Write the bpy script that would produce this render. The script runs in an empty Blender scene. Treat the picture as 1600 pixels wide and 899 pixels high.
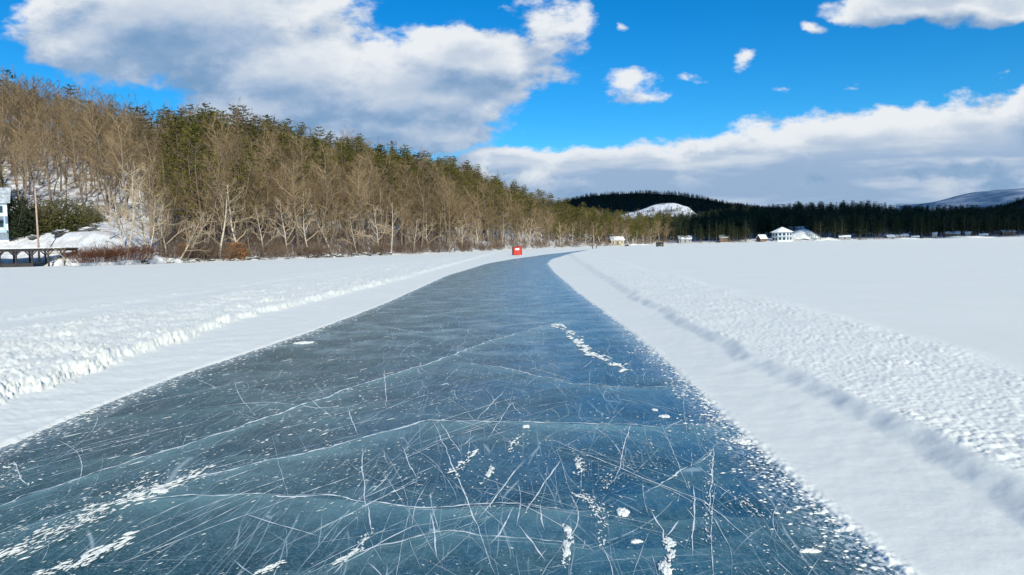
import bpy, bmesh, math, random
import numpy as np
from mathutils import Vector, Matrix
random.seed(7); RNG = np.random.default_rng(11)
sc = bpy.context.scene
COL = sc.collection
PI = math.pi

# ------------------------------------------------------------------ camera
PITCH = math.radians(3.42); ROLL = math.radians(-1.2); FPX = 1100.0; CAM_H = 1.6
Mcam = Matrix.Rotation(PI/2 - PITCH, 3, 'X') @ Matrix.Rotation(ROLL, 3, 'Z')
cam = bpy.data.cameras.new('camera'); cam.sensor_width = 36; cam.lens = FPX/1600*36
cam.clip_start = 0.05; cam.clip_end = 30000
co = bpy.data.objects.new('camera', cam); COL.objects.link(co)
co.matrix_world = Matrix.Translation((0, 0, CAM_H)) @ Mcam.to_4x4()
sc.camera = co

def ray(px, py): return Mcam @ Vector(((px-800)/FPX, -(py-449.5)/FPX, -1))
def gnd(px, py, z=0):
    d = ray(px, py); t = (z-CAM_H)/d.z
    return (d.x*t, d.y*t)
def azel(px, py):
    d = ray(px, py); return math.atan2(d.x, d.y), d.z/math.hypot(d.x, d.y)
def uv(px, py):
    d = ray(px, py); return d.x/d.y, d.z/d.y

# ------------------------------------------------------------------ numpy noise
_perm = RNG.permutation(256).astype(np.int32); _perm = np.concatenate([_perm, _perm])
_ga = RNG.uniform(0, 2*PI, 256); _gx = np.cos(_ga); _gy = np.sin(_ga)
def pnoise(x, y):
    xi = np.floor(x).astype(np.int64); yi = np.floor(y).astype(np.int64)
    xf = x-xi; yf = y-yi; xi &= 255; yi &= 255
    u = xf*xf*xf*(xf*(xf*6-15)+10); v = yf*yf*yf*(yf*(yf*6-15)+10)
    def g(a, b, dx, dy):
        h = _perm[_perm[a & 255]+(b & 255)]; return _gx[h]*dx+_gy[h]*dy
    n0 = g(xi, yi, xf, yf)*(1-u)+g(xi+1, yi, xf-1, yf)*u
    n1 = g(xi, yi+1, xf, yf-1)*(1-u)+g(xi+1, yi+1, xf-1, yf-1)*u
    return (n0*(1-v)+n1*v)*1.5
def fbm(x, y, s, o=4, g=.5):
    r = 0; a = 1; x = x/s; y = y/s
    for i in range(o):
        r = r+a*pnoise(x+17.3*i, y-9.1*i); a *= g; x = x*2.03; y = y*2.03
    return r
def sstep(a, b, x):
    t = np.clip((x-a)/(b-a), 0, 1); return t*t*(3-2*t)

# ------------------------------------------------------------------ node helpers
class NT:
    def __init__(s, tree): s.t = tree; s.n = tree.nodes; s.l = tree.links
    def node(s, typ, **kw):
        n = s.n.new(typ)
        for k, v in kw.items(): setattr(n, k, v)
        return n
    def put(s, sock, v):
        if isinstance(v, bpy.types.NodeSocket): s.l.new(v, sock)
        elif v is not None: sock.default_value = v
    def math(s, op, a, b=None, c=None, clamp=False):
        n = s.node('ShaderNodeMath', operation=op, use_clamp=clamp)
        for i, v in enumerate((a, b, c)):
            if v is not None: s.put(n.inputs[i], v)
        return n.outputs[0]
    def vmath(s, op, a, b=None, c=None):
        n = s.node('ShaderNodeVectorMath', operation=op)
        for i, v in enumerate((a, b, c)):
            if v is not None: s.put(n.inputs[i], v)
        return n.outputs['Value'] if op in ('LENGTH', 'DOT_PRODUCT', 'DISTANCE') else n.outputs[0]
    def noise(s, vec, scale, detail=4, rough=.5, dist=0, color=False, dim='3D'):
        n = s.node('ShaderNodeTexNoise', noise_dimensions=dim)
        s.put(n.inputs['Vector'], vec); s.put(n.inputs['Scale'], scale)
        n.inputs['Detail'].default_value = detail; n.inputs['Roughness'].default_value = rough
        n.inputs['Distortion'].default_value = dist
        return n.outputs['Color' if color else 'Fac']
    def voro(s, vec, scale, feature='F1', out='Distance', rand=1):
        n = s.node('ShaderNodeTexVoronoi', feature=feature)
        s.put(n.inputs['Vector'], vec); s.put(n.inputs['Scale'], scale)
        n.inputs['Randomness'].default_value = rand
        return n.outputs[out]
    def ramp(s, f, stops, interp='LINEAR'):
        n = s.node('ShaderNodeValToRGB'); n.color_ramp.interpolation = interp
        cr = n.color_ramp
        while len(cr.elements) < len(stops): cr.elements.new(.5)
        for e, (p, c) in zip(cr.elements, stops):
            e.position = p; e.color = (c, c, c, 1) if not isinstance(c, tuple) else (*c[:3], 1)
        s.put(n.inputs[0], f); return n.outputs[0]
    def mr(s, f, a, b, c=0, d=1, typ='SMOOTHSTEP'):
        n = s.node('ShaderNodeMapRange', interpolation_type=typ)
        for i, v in enumerate((f, a, b, c, d)): s.put(n.inputs[i], v)
        return n.outputs[0]
    def mix(s, f, a, b, mode='MIX'):
        n = s.node('ShaderNodeMix', data_type='RGBA', blend_type=mode)
        s.put(n.inputs[0], f)
        for i, v in ((6, a), (7, b)):
            if isinstance(v, tuple): v = (*v[:3], 1)
            s.put(n.inputs[i], v)
        return n.outputs[2]
    def comb(s, x, y, z):
        n = s.node('ShaderNodeCombineXYZ')
        for i, v in enumerate((x, y, z)): s.put(n.inputs[i], v)
        return n.outputs[0]
    def attr(s, name):
        return s.node('ShaderNodeAttribute', attribute_name=name).outputs['Fac']

def material(name):
    m = bpy.data.materials.new(name); m.use_nodes = True
    t = NT(m.node_tree); b = m.node_tree.nodes['Principled BSDF']
    return m, t, b
def simple(name, col, var=.15, scale=3, rough=.8, obj_var=0, spec=.3, bump=0, bscale=20, stretch=None):
    m, t, b = material(name)
    tc = t.node('ShaderNodeTexCoord').outputs['Object']
    if stretch: tc = t.vmath('MULTIPLY', tc, stretch)
    f = t.noise(tc, scale, 5, .6)
    v = t.mr(f, .3, .7, 1-var, 1+var)
    if obj_var:
        r = t.node('ShaderNodeObjectInfo').outputs['Random']
        v = t.math('MULTIPLY', v, t.mr(r, 0, 1, 1-obj_var, 1+obj_var, 'LINEAR'))
    c = t.vmath('SCALE', (*col,)); n = c.node
    n.inputs[0].default_value = col; t.put(n.inputs['Scale'], v)
    t.put(b.inputs['Base Color'], c)
    b.inputs['Roughness'].default_value = rough; b.inputs['Specular IOR Level'].default_value = spec
    if bump:
        bn = t.node('ShaderNodeBump'); bn.inputs['Strength'].default_value = bump; bn.inputs['Distance'].default_value = .02
        t.put(bn.inputs['Height'], t.noise(tc, bscale, 4)); t.put(b.inputs['Normal'], bn.outputs[0])
    return m

# ------------------------------------------------------------------ object helpers
def mesh_np(name, verts, faces_idx, face_len=4, mats=(), smooth=True, attrs=None):
    """verts (n,3) array, faces_idx (m,k) array"""
    me = bpy.data.meshes.new(name)
    verts = np.asarray(verts, dtype=np.float32); f = np.asarray(faces_idx, dtype=np.int32)
    me.vertices.add(len(verts)); me.vertices.foreach_set('co', verts.ravel())
    m, k = f.shape
    me.loops.add(m*k); me.loops.foreach_set('vertex_index', f.ravel())
    me.polygons.add(m); me.polygons.foreach_set('loop_start', np.arange(0, m*k, k, dtype=np.int32))
    me.polygons.foreach_set('loop_total', np.full(m, k, dtype=np.int32))
    if attrs:
        for an, av in attrs.items():
            a = me.attributes.new(an, 'FLOAT', 'POINT'); a.data.foreach_set('value', np.asarray(av, dtype=np.float32))
    me.update(calc_edges=True)
    me.polygons.foreach_set('use_smooth', np.full(m, smooth, dtype=bool))
    for mm in mats: me.materials.append(mm)
    return me
def link(name, me, parent=None, loc=None, rz=0):
    o = bpy.data.objects.new(name, me); COL.objects.link(o)
    if parent: o.parent = parent
    if loc is not None: o.location = loc
    if rz: o.rotation_euler.z = rz
    return o
def tag(o, label, cat=None, group=None, kind=None):
    if label: o['label'] = label
    if cat: o['category'] = cat
    if group: o['group'] = group
    if kind: o['kind'] = kind
    return o
def struct(name, me, label=None):
    o = link(name, me); o['kind'] = 'structure'
    if label: o['label'] = label
    return o
def empty(name, loc, label, cat, group=None, rz=0):
    o = bpy.data.objects.new(name, None); COL.objects.link(o); o.location = loc; o.rotation_euler.z = rz
    o.empty_display_size = .2
    return tag(o, label, cat, group)
def grid_faces(nr, nc, wrap=False):
    i = np.arange(nr-1)[:, None]; j = np.arange(nc if wrap else nc-1)[None, :]
    j2 = (j+1) % nc
    a = i*nc+j; b = i*nc+j2; c = (i+1)*nc+j2; d = (i+1)*nc+j
    return np.stack([a+0*b, b, c, d], -1).reshape(-1, 4)

class MB:
    """collects polygons for one mesh"""
    def __init__(s): s.v = []; s.f = []; s.mi = []
    def add(s, vs, fs, mi=0):
        k = len(s.v); s.v += [tuple(v) for v in vs]
        for f in fs: s.f.append([k+i for i in f]); s.mi.append(mi)
    def box(s, c, d, rz=0, mi=0, ry=0, rx=0):
        x, y, z = d[0]/2, d[1]/2, d[2]/2
        R = Matrix.Rotation(rz, 3, 'Z') @ Matrix.Rotation(ry, 3, 'Y') @ Matrix.Rotation(rx, 3, 'X')
        vs = [R @ Vector((a*x, b*y, e*z))+Vector(c) for e in (-1, 1) for b in (-1, 1) for a in (-1, 1)]
        s.add(vs, [(0, 2, 3, 1), (4, 5, 7, 6), (0, 1, 5, 4), (2, 6, 7, 3), (0, 4, 6, 2), (1, 3, 7, 5)], mi)
    def bar(s, p, q, w, h=None, mi=0):
        p = Vector(p); q = Vector(q); h = h or w; d = (q-p); L = d.length
        z = d.normalized(); x = z.orthogonal().normalized() if abs(z.z) > .99 else z.cross(Vector((0, 0, 1))).normalized()
        y = z.cross(x)
        vs = [pt+x*a*w/2+y*b*h/2 for pt in (p, q) for b in (-1, 1) for a in (-1, 1)]
        s.add(vs, [(0, 2, 3, 1), (4, 5, 7, 6), (0, 1, 5, 4), (2, 6, 7, 3), (0, 4, 6, 2), (1, 3, 7, 5)], mi)
    def tube(s, pts, rad, k=5, mi=0, cap=True):
        k0 = len(s.v); n = len(pts)
        for i, p in enumerate(pts):
            d = (pts[min(i+1, n-1)]-pts[max(i-1, 0)]).normalized()
            x = d.orthogonal().normalized() if abs(d.z) > .95 else d.cross(Vector((0, 0, 1))).normalized()
            y = d.cross(x)
            for j in range(k):
                a = 2*PI*j/k; s.v.append(tuple(p+(x*math.cos(a)+y*math.sin(a))*rad[i]))
        for i in range(n-1):
            for j in range(k):
                s.f.append([k0+i*k+j, k0+i*k+(j+1) % k, k0+(i+1)*k+(j+1) % k, k0+(i+1)*k+j]); s.mi.append(mi)
        if cap:
            s.f.append([k0+(n-1)*k+j for j in range(k)]); s.mi.append(mi)
            s.f.append([k0+j for j in range(k)][::-1]); s.mi.append(mi)
    def mesh(s, name, *mats, smooth=False):
        me = bpy.data.meshes.new(name); me.from_pydata(s.v, [], s.f)
        for m in mats: me.materials.append(m)
        if len(mats) > 1: me.polygons.foreach_set('material_index', s.mi)
        if smooth: me.polygons.foreach_set('use_smooth', [True]*len(s.f))
        me.update(); return me
    def build(s, name, mat, parent=None, loc=None, rz=0, smooth=False):
        mats = mat if isinstance(mat, (list, tuple)) else (mat,)
        return link(name, s.mesh(name, *mats, smooth=smooth), parent, loc, rz)

# ------------------------------------------------------------------ sun, sky
SUN_EL = math.radians(29); SUN_AZ = math.radians(162)        # azimuth clockwise from +Y
sdir = Vector((math.sin(SUN_AZ)*math.cos(SUN_EL), math.cos(SUN_AZ)*math.cos(SUN_EL), math.sin(SUN_EL)))
sl = bpy.data.lights.new('sun', 'SUN'); sl.energy = 4.3; sl.angle = math.radians(.53); sl.color = (1, .965, .80)
so = bpy.data.objects.new('sun', sl); COL.objects.link(so)
so.rotation_euler = sdir.to_track_quat('Z', 'Y').to_euler(); so.location = (0, 0, 50)

w = bpy.data.worlds.new('World'); sc.world = w; w.use_nodes = True
T = NT(w.node_tree); bg = w.node_tree.nodes['Background']
sky = T.node('ShaderNodeTexSky', sky_type='NISHITA'); sky.sun_disc = False
sky.sun_elevation = SUN_EL; sky.sun_rotation = SUN_AZ
sky.altitude = 150; sky.air_density = 1.0; sky.dust_density = .0; sky.ozone_density = 3.0
hs = T.node('ShaderNodeHueSaturation'); hs.inputs['Saturation'].default_value = 1.45; hs.inputs['Value'].default_value = 1.0
hs.inputs['Hue'].default_value = .487
T.put(hs.inputs['Color'], sky.outputs[0])
geo = T.node('ShaderNodeTexCoord').outputs['Generated']
sep = T.node('ShaderNodeSeparateXYZ'); T.put(sep.inputs[0], geo)
yy = T.math('MAXIMUM', sep.outputs[1], .12)
U = T.math('DIVIDE', sep.outputs[0], yy); V = T.math('DIVIDE', sep.outputs[2], yy)
P0 = T.comb(U, V, 0.0)
# cumulus banks: centre and half-size of each mass, in photograph degrees of direction
blobs = [(300, 25, 270, 105), (150, 60, 120, 60), (470, 110, 200, 85), (640, 140, 190, 90), (730, 95, 140, 75), (855, 60, 60, 70), (900, 12, 38, 30),
         (620, 205, 180, 40), (420, 165, 140, 45), (480, 20, 50, 55),
         (800, 262, 110, 38), (960, 275, 210, 50), (1180, 262, 230, 62), (1380, 240, 240, 75), (1560, 220, 170, 90), (1640, 170, 110, 60),
         (1250, 300, 600, 38), (1450, 4, 165, 34), (1580, 12, 90, 32),
         (1267, 47, 22, 11), (1155, 90, 19, 20), (1020, 148, 66, 24), (1000, 118, 52, 19), (1078, 116, 20, 13), (1220, 143, 17, 11), (1335, 148, 36, 12), (1555, 103, 20, 10), (970, 32, 18, 12), (1110, 270, 130, 30),
         (-250, 60, 250, 120), (1900, 120, 200, 90)]
def cloud_field(Pv, warpamt=1.0):
    wn = T.noise(T.vmath('MULTIPLY', Pv, (1, 1.5, 1)), 6.5, 5, .55, color=True)
    wv = T.vmath('MULTIPLY_ADD', wn, (.12*warpamt, .075*warpamt, 0), (-.06*warpamt, -.0375*warpamt, 0))
    Q = T.vmath('ADD', Pv, wv)
    cur = None
    for (px, py, rx, ry) in blobs:
        cu, cv = uv(px, py); sx = FPX/rx; sy = FPX/ry
        L = T.vmath('LENGTH', T.vmath('MULTIPLY_ADD', Q, (sx, sy, 0), (-cu*sx, -cv*sy, 0)))
        if rx < 70: L = T.math('MULTIPLY_ADD', L, .34 if rx > 37 else .27, .71 if rx > 37 else .85)
        if cur is None: cur = L
        else:
            n = T.node('ShaderNodeMath', operation='SMOOTH_MIN'); T.put(n.inputs[0], cur); T.put(n.inputs[1], L); n.inputs[2].default_value = .28; cur = n.outputs[0]
    base = T.math('SUBTRACT', 1.0, cur)
    nz = T.noise(T.vmath('MULTIPLY', Pv, (1, 1.7, 1)), 11, 8, .60)
    return T.math('ADD', base, T.math('MULTIPLY_ADD', nz, 1.25, -.62))
skycol = T.mix(T.mr(sep.outputs[2], .16, -.02), hs.outputs[0], (4.6, 6.4, 8.0))
skycol = T.mix(1.0, skycol, (.44, .96, 1.28), 'MULTIPLY')
D0 = cloud_field(P0)
D1 = cloud_field(T.vmath('ADD', P0, (.015, .040, 0)))
alpha = T.math('MULTIPLY', T.mr(D0, -.03, .22), .98)
lit = T.mr(T.math('SUBTRACT', D0, D1), -.40, .55)
core = T.mr(D0, .15, 1.0)                      # thick middle is greyer
big = T.mr(T.noise(T.vmath('MULTIPLY', P0, (1, 2.2, 1)), 4.2, 5, .6), .36, .62)
s1 = T.math('MULTIPLY', lit, T.math('MULTIPLY_ADD', core, -.52, 1.06))
s2 = T.math('MULTIPLY_ADD', big, .22, T.math('MULTIPLY', s1, .98), clamp=True)
lowb = T.mr(V, .165, .10); coreb = T.mr(D0, .30, .62)
streak = T.mr(T.noise(T.vmath('ADD', T.vmath('MULTIPLY', P0, (1, 5.5, 1)), (3, 1, 0)), 4.5, 6, .55), .44, .66)
inner = T.math('MULTIPLY', lowb, coreb)
s2 = T.math('ADD', T.math('MULTIPLY', s2, T.math('SUBTRACT', 1.0, inner)), T.math('MULTIPLY', inner, T.math('MULTIPLY_ADD', streak, .55, .24)))
hz = T.mr(V, .0, .17)
shade = T.math('MULTIPLY', s2, T.math('MULTIPLY_ADD', hz, .3, .7))
ccol = T.ramp(shade, [(0, (.20, .35, .56)), (.3, (.38, .50, .68)), (.62, (.56, .645, .76)), (1, (.86, .89, .92))])
CS = 9.5
ccol = T.vmath('SCALE', ccol); ccol.node.inputs['Scale'].default_value = CS
T.put(bg.inputs['Color'], T.mix(alpha, skycol, ccol)); bg.inputs['Strength'].default_value = .09
w.cycles.sampling_method = 'MANUAL'; w.cycles.sample_map_resolution = 512
sc.view_settings.view_transform = 'Standard'; sc.view_settings.look = 'None'; sc.view_settings.exposure = 0.2; sc.view_settings.gamma = 1

# ------------------------------------------------------------------ track edges as functions of distance
def curve(pts, z=0, sm=9):
    g = sorted([gnd(*p, z)[::-1] for p in pts])
    ys = np.array([a for a, b in g]); xs = np.array([b for a, b in g])
    s = np.linspace(math.log(2.0), math.log(400), 500)
    v = np.interp(s, np.log(ys), xs)
    # keep last slope
    k = (xs[-1]-xs[-2])/(ys[-1]-ys[-2]); far = np.exp(s) > ys[-1]
    v[far] = xs[-1]+k*(np.exp(s[far])-ys[-1])
    pad = np.concatenate([np.full(sm, v[0]), v, np.full(sm, v[-1])])
    ker = np.hanning(2*sm+3)[1:-1]; ker /= ker.sum()
    v = np.convolve(pad, ker, 'valid')
    return lambda y: np.interp(np.log(np.maximum(y, 2.0)), s, v)
eL = curve([(0, 700), (130, 645), (270, 590), (390, 550), (480, 520), (600, 475), (700, 430), (760, 412), (800, 405), (850, 398), (900, 392.5)])
eR = curve([(1410, 899), (1260, 770), (1150, 670), (1000, 530), (900, 455), (865, 425), (855, 412), (862, 405), (885, 398), (910, 392.8)])
cR = curve([(1600, 740), (1400, 640), (1250, 580), (1100, 510), (1000, 460), (940, 425), (905, 405), (898, 400)], .17)
oR = curve([(1600, 560), (1400, 505), (1200, 460), (1000, 415), (930, 398), (918, 394.5)], .2)
cL = curve([(0, 612), (200, 547), (400, 484), (600, 440), (700, 414)], .2)
oL = curve([(0, 510), (300, 465), (500, 430), (650, 408)], .12)
LAKE = .09

# ------------------------------------------------------------------ snow sheet (lake snow + ploughed banks)
rs_ = [.3, 1.0, 1.8]; r = 2.5
while r < 1500:
    rs_.append(r); r += min(max(r*r/1500, .007), r*.0085)
rs_ += [2500, 5000, 12000]
rr_ = np.array(rs_)
az_ = np.concatenate([np.radians(np.linspace(-180, -46, 34)[:-1]), np.radians(np.arange(-46, 46, .1)), np.radians(np.linspace(46, 180, 34)[:-1])])
AR, AA = np.meshgrid(rr_, az_, indexing='ij')
X = AR*np.sin(AA); Y = AR*np.cos(AA)
def snow_z(X, Y):
    near = 1/(1+(np.hypot(X, Y)/60)**2)
    dR = X-eR(Y); dL = eL(Y)-X
    wob = fbm(X, Y, 2.2, 3)*.09
    kR = cR(Y)-eR(Y)+wob*1.3+fbm(X, Y, 1.4, 4, .6)*.09; kL = np.maximum(cL(Y)-eL(Y), -9)
    kL = eL(Y)-cL(Y)+wob*1.2+fbm(X, Y, .9, 4, .6)*.13
    fR = oR(Y)+fbm(X, Y, 3, 3)*.35; fL = oL(Y)+fbm(X, Y, 3, 3)*.8
    drift = fbm(X*.4+Y*.25, Y-X*.3, 2.2, 4); lake = LAKE+fbm(X, Y, 9, 3)*.008+np.maximum(drift, .0)*.010+fbm(X, Y, .8, 2)*.0006
    # rotary-plough debris: sharp little lumps
    ch = fbm(X, Y, .16, 3, .6); ch2 = fbm(X*.45+3, Y, .11, 4, .62); amp = .25+1.5*np.abs(fbm(X, Y, 1.3, 3)); lump = (np.abs(ch)*.036+np.abs(ch2)*.022)*amp+fbm(X*.6+40, Y, .05, 3, .65)*.015+fbm(X, Y, 1.1, 3)*.022
    # right: smooth wind-packed ledge rising to a crest
    tR = np.clip(dR/np.maximum(kR, .2), 0, 1)
    ledgeR = .012+.070*tR**1.3+.062*sstep(.76, 1.0, tR)+fbm(X, Y, .35, 4)*.005*(.5+tR)
    roughR = .142+lump*.50-.008*np.maximum(dR-kR, 0)
    zR = np.where(dR < kR, ledgeR, roughR)
    b = sstep(-.05, .09, dR-kR); zR = ledgeR*(1-b)+roughR*b
    b = sstep(-.55, .25, X-fR); zR = zR*(1-b)+lake*b
    # left: flat ledge, chopped wall, rough top
    tL = np.clip(dL/np.maximum(kL, .2), 0, 1)
    ledgeL = .014+.045*tL+fbm(X, Y, .45, 4)*.009+np.abs(fbm(X, Y, .12, 2))*.009
    flute = (np.abs(fbm(X*.8, Y, .09, 4, .75))*.7+np.abs(fbm(X*.5+9, Y, .035, 3, .7))*.5)*.10
    roughL = .165+lump*1.8-.012*np.maximum(dL-kL, 0)
    b = sstep(-.04, .24, dL-kL+flute*2.0-.12); zL = ledgeL*(1-b)+roughL*b
    dl = fL-X
    b = sstep(-1.5, .8, dl); zL = zL*(1-b)+lake*b
    # old packed trail and low ridges out beyond the left bank
    off = eL(Y)-X
    zL = zL+.07*np.exp(-((off-8.2+wob*3)/.35)**2)*(.5+np.abs(ch))-.03*np.exp(-((off-9.0)/.45)**2)+.03*np.exp(-((off-10.2+wob)/.3)**2)*(.4+np.abs(ch))
    # ice zone: below the ice, with ragged frost fringe at both rims
    frR = .15*dR+(fbm(X, Y, .085, 3, .7))*.014+fbm(X, Y, .6, 2)*.010
    frL = .30*dL+(fbm(X, Y, .11, 3, .7))*.008+fbm(X, Y, .7, 2)*.014
    zi = np.maximum(np.maximum(frR, frL), -.08)
    inside = (dR < 0) & (dL < 0)
    z = np.where(inside, zi, np.where(dR >= 0, np.maximum(zR*sstep(-.02, .12, dR)+(1-sstep(-.02, .12, dR))*(.010+frR), np.minimum(frR*.4, .012)),
                 zL*sstep(-.02, .10, dL)+(1-sstep(-.02, .10, dL))*(.012+np.minimum(frL, .05))))
    far = sstep(150, 200, Y)           # track bends away out of sight
    z = z*(1-far)+np.where(inside & (Y > 150), np.maximum(zi, -.08), z)*far
    return z
Z = snow_z(X, Y)
Z[Y < -60] = LAKE
V_ = np.stack([X, Y, Z], -1).reshape(-1, 3)
F_ = grid_faces(len(rr_), len(az_), wrap=True)[:, ::-1]

msnow, t, b = material('snow')
tc = t.node('ShaderNodeTexCoord').outputs['Object']
n1 = t.noise(tc, .35, 4, .55); n2 = t.noise(tc, 6, 5, .6)
f = t.math('MULTIPLY_ADD', n2, .3, t.math('MULTIPLY', n1, .7))
c = t.ramp(f, [(.3, (.775, .785, .745)), (.7, (.825, .83, .79))])
t.put(b.inputs['Base Color'], c)
b.inputs['Roughness'].default_value = .65; b.inputs['Specular IOR Level'].default_value = .2
bn = t.node('ShaderNodeBump'); bn.inputs['Strength'].default_value = .30; bn.inputs['Distance'].default_value = .006
t.put(bn.inputs['Height'], t.math('ADD', t.noise(tc, 38, 4, .65), t.math('MULTIPLY', t.noise(tc, 5, 3), 1.5)))
t.put(b.inputs['Normal'], bn.outputs[0])
struct('snow_field', mesh_np('snow_field', V_, F_, mats=[msnow]))

# ------------------------------------------------------------------ ice ribbon
cracks = [
    ([(905, 500), (870, 505), (820, 518), (760, 535), (680, 565), (600, 590), (500, 624), (358, 674), (225, 715), (115, 750), (0, 790), (-120, 832)], 1.0, .012),
    ([(1120, 664), (1000, 665), (912, 662), (800, 659), (669, 658), (612, 671), (500, 703), (404, 723), (300, 748), (231, 766), (173, 790), (87, 836), (0, 882)], .9, .010),
    ([(930, 800), (800, 790), (690, 792), (577, 786), (520, 776), (346, 773), (200, 782), (115, 800), (0, 833)], .7, .007),
    ([(900, 597), (850, 590), (785, 574), (700, 565)], .5, .010),
    ([(1100, 600), (1000, 607), (900, 600), (850, 592)], .35, .006),
    ([(1130, 690), (1060, 745), (1000, 770)], .2, .005),
    ([(1090, 566), (1010, 520), (960, 505), (905, 500), (850, 500)], .5, .008),
    ([(640, 497), (720, 486), (800, 482), (905, 480)], .35, .012),
    ([(560, 505), (660, 520), (760, 513)], .3, .010),
    ([(480, 900), (560, 860), (700, 832), (800, 840), (960, 856)], .35, .004),
    ([(300, 640), (420, 628), (520, 640), (620, 625)], .25, .006),
    ([(640, 455), (740, 450), (860, 455)], .3, .016),
]
ys = [-30, -12, -4, 0, 1.2]; y = 2.0
while y < 300: ys.append(y); y += min(max(y*y/1200, .012), y*.012)
ys = np.array(ys); NC = 420
tt = np.linspace(0, 1, NC)
lo = eL(ys)-.5; hi = eR(ys)+.4
IX = lo[:, None]+(hi-lo)[:, None]*tt[None]; IY = np.repeat(ys[:, None], NC, 1)
milk = np.zeros_like(IX)
crack_world = []
for pts, stg, wd in cracks:
    wp = sorted(gnd(*p) for p in pts); crack_world.append((wp, stg, wd))
    xs = np.array([a for a, b in wp]); yv = np.array([b for a, b in wp])
    yc = np.interp(IX, xs, yv)+fbm(IX, IY, .5, 3)*.05
    inr = sstep(xs[0]-.3, xs[0]+.2, IX)*(1-sstep(xs[-1]-.3, xs[-1]+.3, IX))
    dl = yc-IY; wdt = .30*(1+IY/14)
    milk = np.maximum(milk, np.where(dl > 0, np.exp(-dl/wdt), 0)*inr*(.35+.65*stg))
# further unseen-depth sheets of milky ice
for k in range(26):
    y0 = math.exp(random.uniform(math.log(3.2), math.log(60))); x0 = random.uniform(-4, 2); hw = random.uniform(.6, 2.4); tl = random.uniform(-.2, .5)
    yc = y0+(IX-x0)*tl*min(1, y0/8)+fbm(IX+k*7, IX*0+k, 1.1, 3)*.35*(y0/8)
    dl = yc-IY; inr = np.exp(-((IX-x0)/hw)**4)
    milk = np.maximum(milk, np.where(dl > 0, np.exp(-dl/(.22*(1+IY/10))), 0)*inr*random.uniform(.15, .55))
tw = (IX-eL(IY))/(eR(IY)-eL(IY))
ice_me = mesh_np('ice', np.stack([IX, IY, IX*0], -1).reshape(-1, 3), grid_faces(len(ys), NC), attrs={'milk': milk.ravel(), 'across': tw.ravel(), 'rimdist': np.minimum(IX-eL(IY), eR(IY)-IX).ravel()})
mice, t, b = material('ice')
tc = t.node('ShaderNodeTexCoord').outputs['Object']
mk = t.attr('milk'); ac = t.attr('across'); rd = t.attr('rimdist')
big = t.noise(tc, .45, 4, .55); med = t.noise(t.vmath('MULTIPLY', tc, (1, .55, 1)), 2.4, 6, .62); fine = t.noise(tc, 26, 5, .7)
side = t.mr(t.math('ADD', ac, t.math('MULTIPLY_ADD', big, .5, -.25)), .15, .85)
deep = t.mix(side, (.030, .068, .073), (.001, .076, .175))
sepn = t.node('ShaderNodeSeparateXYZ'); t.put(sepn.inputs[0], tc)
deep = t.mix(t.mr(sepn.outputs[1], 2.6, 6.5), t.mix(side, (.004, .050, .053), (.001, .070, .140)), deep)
cloudy = t.mr(med, .38, .72)
deep = t.mix(t.mr(t.noise(tc, 1.1, 6, .65), .42, .60, 0, .72), deep, (.001, .030, .050))
c1 = t.mix(t.math('MULTIPLY', cloudy, .34), deep, (.05, .13, .15))
mkn = t.math('MULTIPLY', mk, t.mr(t.noise(tc, 3.2, 5, .65), .25, .65, .25, 1))
c1 = t.mix(t.math('MULTIPLY', t.mr(sepn.outputs[1], 5, 26), t.mr(med, .25, .7, .45, .95)), c1, t.mix(side, (.150, .245, .285), (.100, .255, .390)))  # ice painted paler and bluer with distance, offsetting the brown hill reflection
scr_ = t.mr(t.noise(t.vmath('MULTIPLY', tc, (1, .6, 1)), 14, 6, .75), .42, .68)
c1 = t.mix(t.math('MULTIPLY', scr_, t.mr(med, .3, .7, .08, .42)), c1, (.16, .30, .35))
gr = t.mr(t.noise(tc, 46, 5, .85), .50, .64)
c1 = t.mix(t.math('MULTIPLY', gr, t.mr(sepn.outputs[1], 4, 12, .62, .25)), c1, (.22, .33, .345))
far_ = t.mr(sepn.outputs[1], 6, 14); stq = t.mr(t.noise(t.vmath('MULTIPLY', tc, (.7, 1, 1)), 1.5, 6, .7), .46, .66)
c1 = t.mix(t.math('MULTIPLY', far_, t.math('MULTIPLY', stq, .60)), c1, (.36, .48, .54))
c2 = t.mix(t.math('MULTIPLY', mkn, .85), c1, (.21, .38, .395))
# hoar dust and scuffed powder
dust = t.mr(fine, .60, .78); dustb = t.mr(t.noise(tc, 1.3, 4, .6), .38, .72, .04, .55)
c3 = t.mix(t.math('MULTIPLY', dust, dustb), c2, (.50, .57, .59))
v = t.voro(tc, 95, 'F1'); pick = t.mr(t.noise(tc, 7, 3, .6), .52, .66)
spk = t.math('MULTIPLY', t.mr(v, .20, .12), pick)
c4 = t.mix(spk, c3, (.70, .76, .79))
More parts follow.
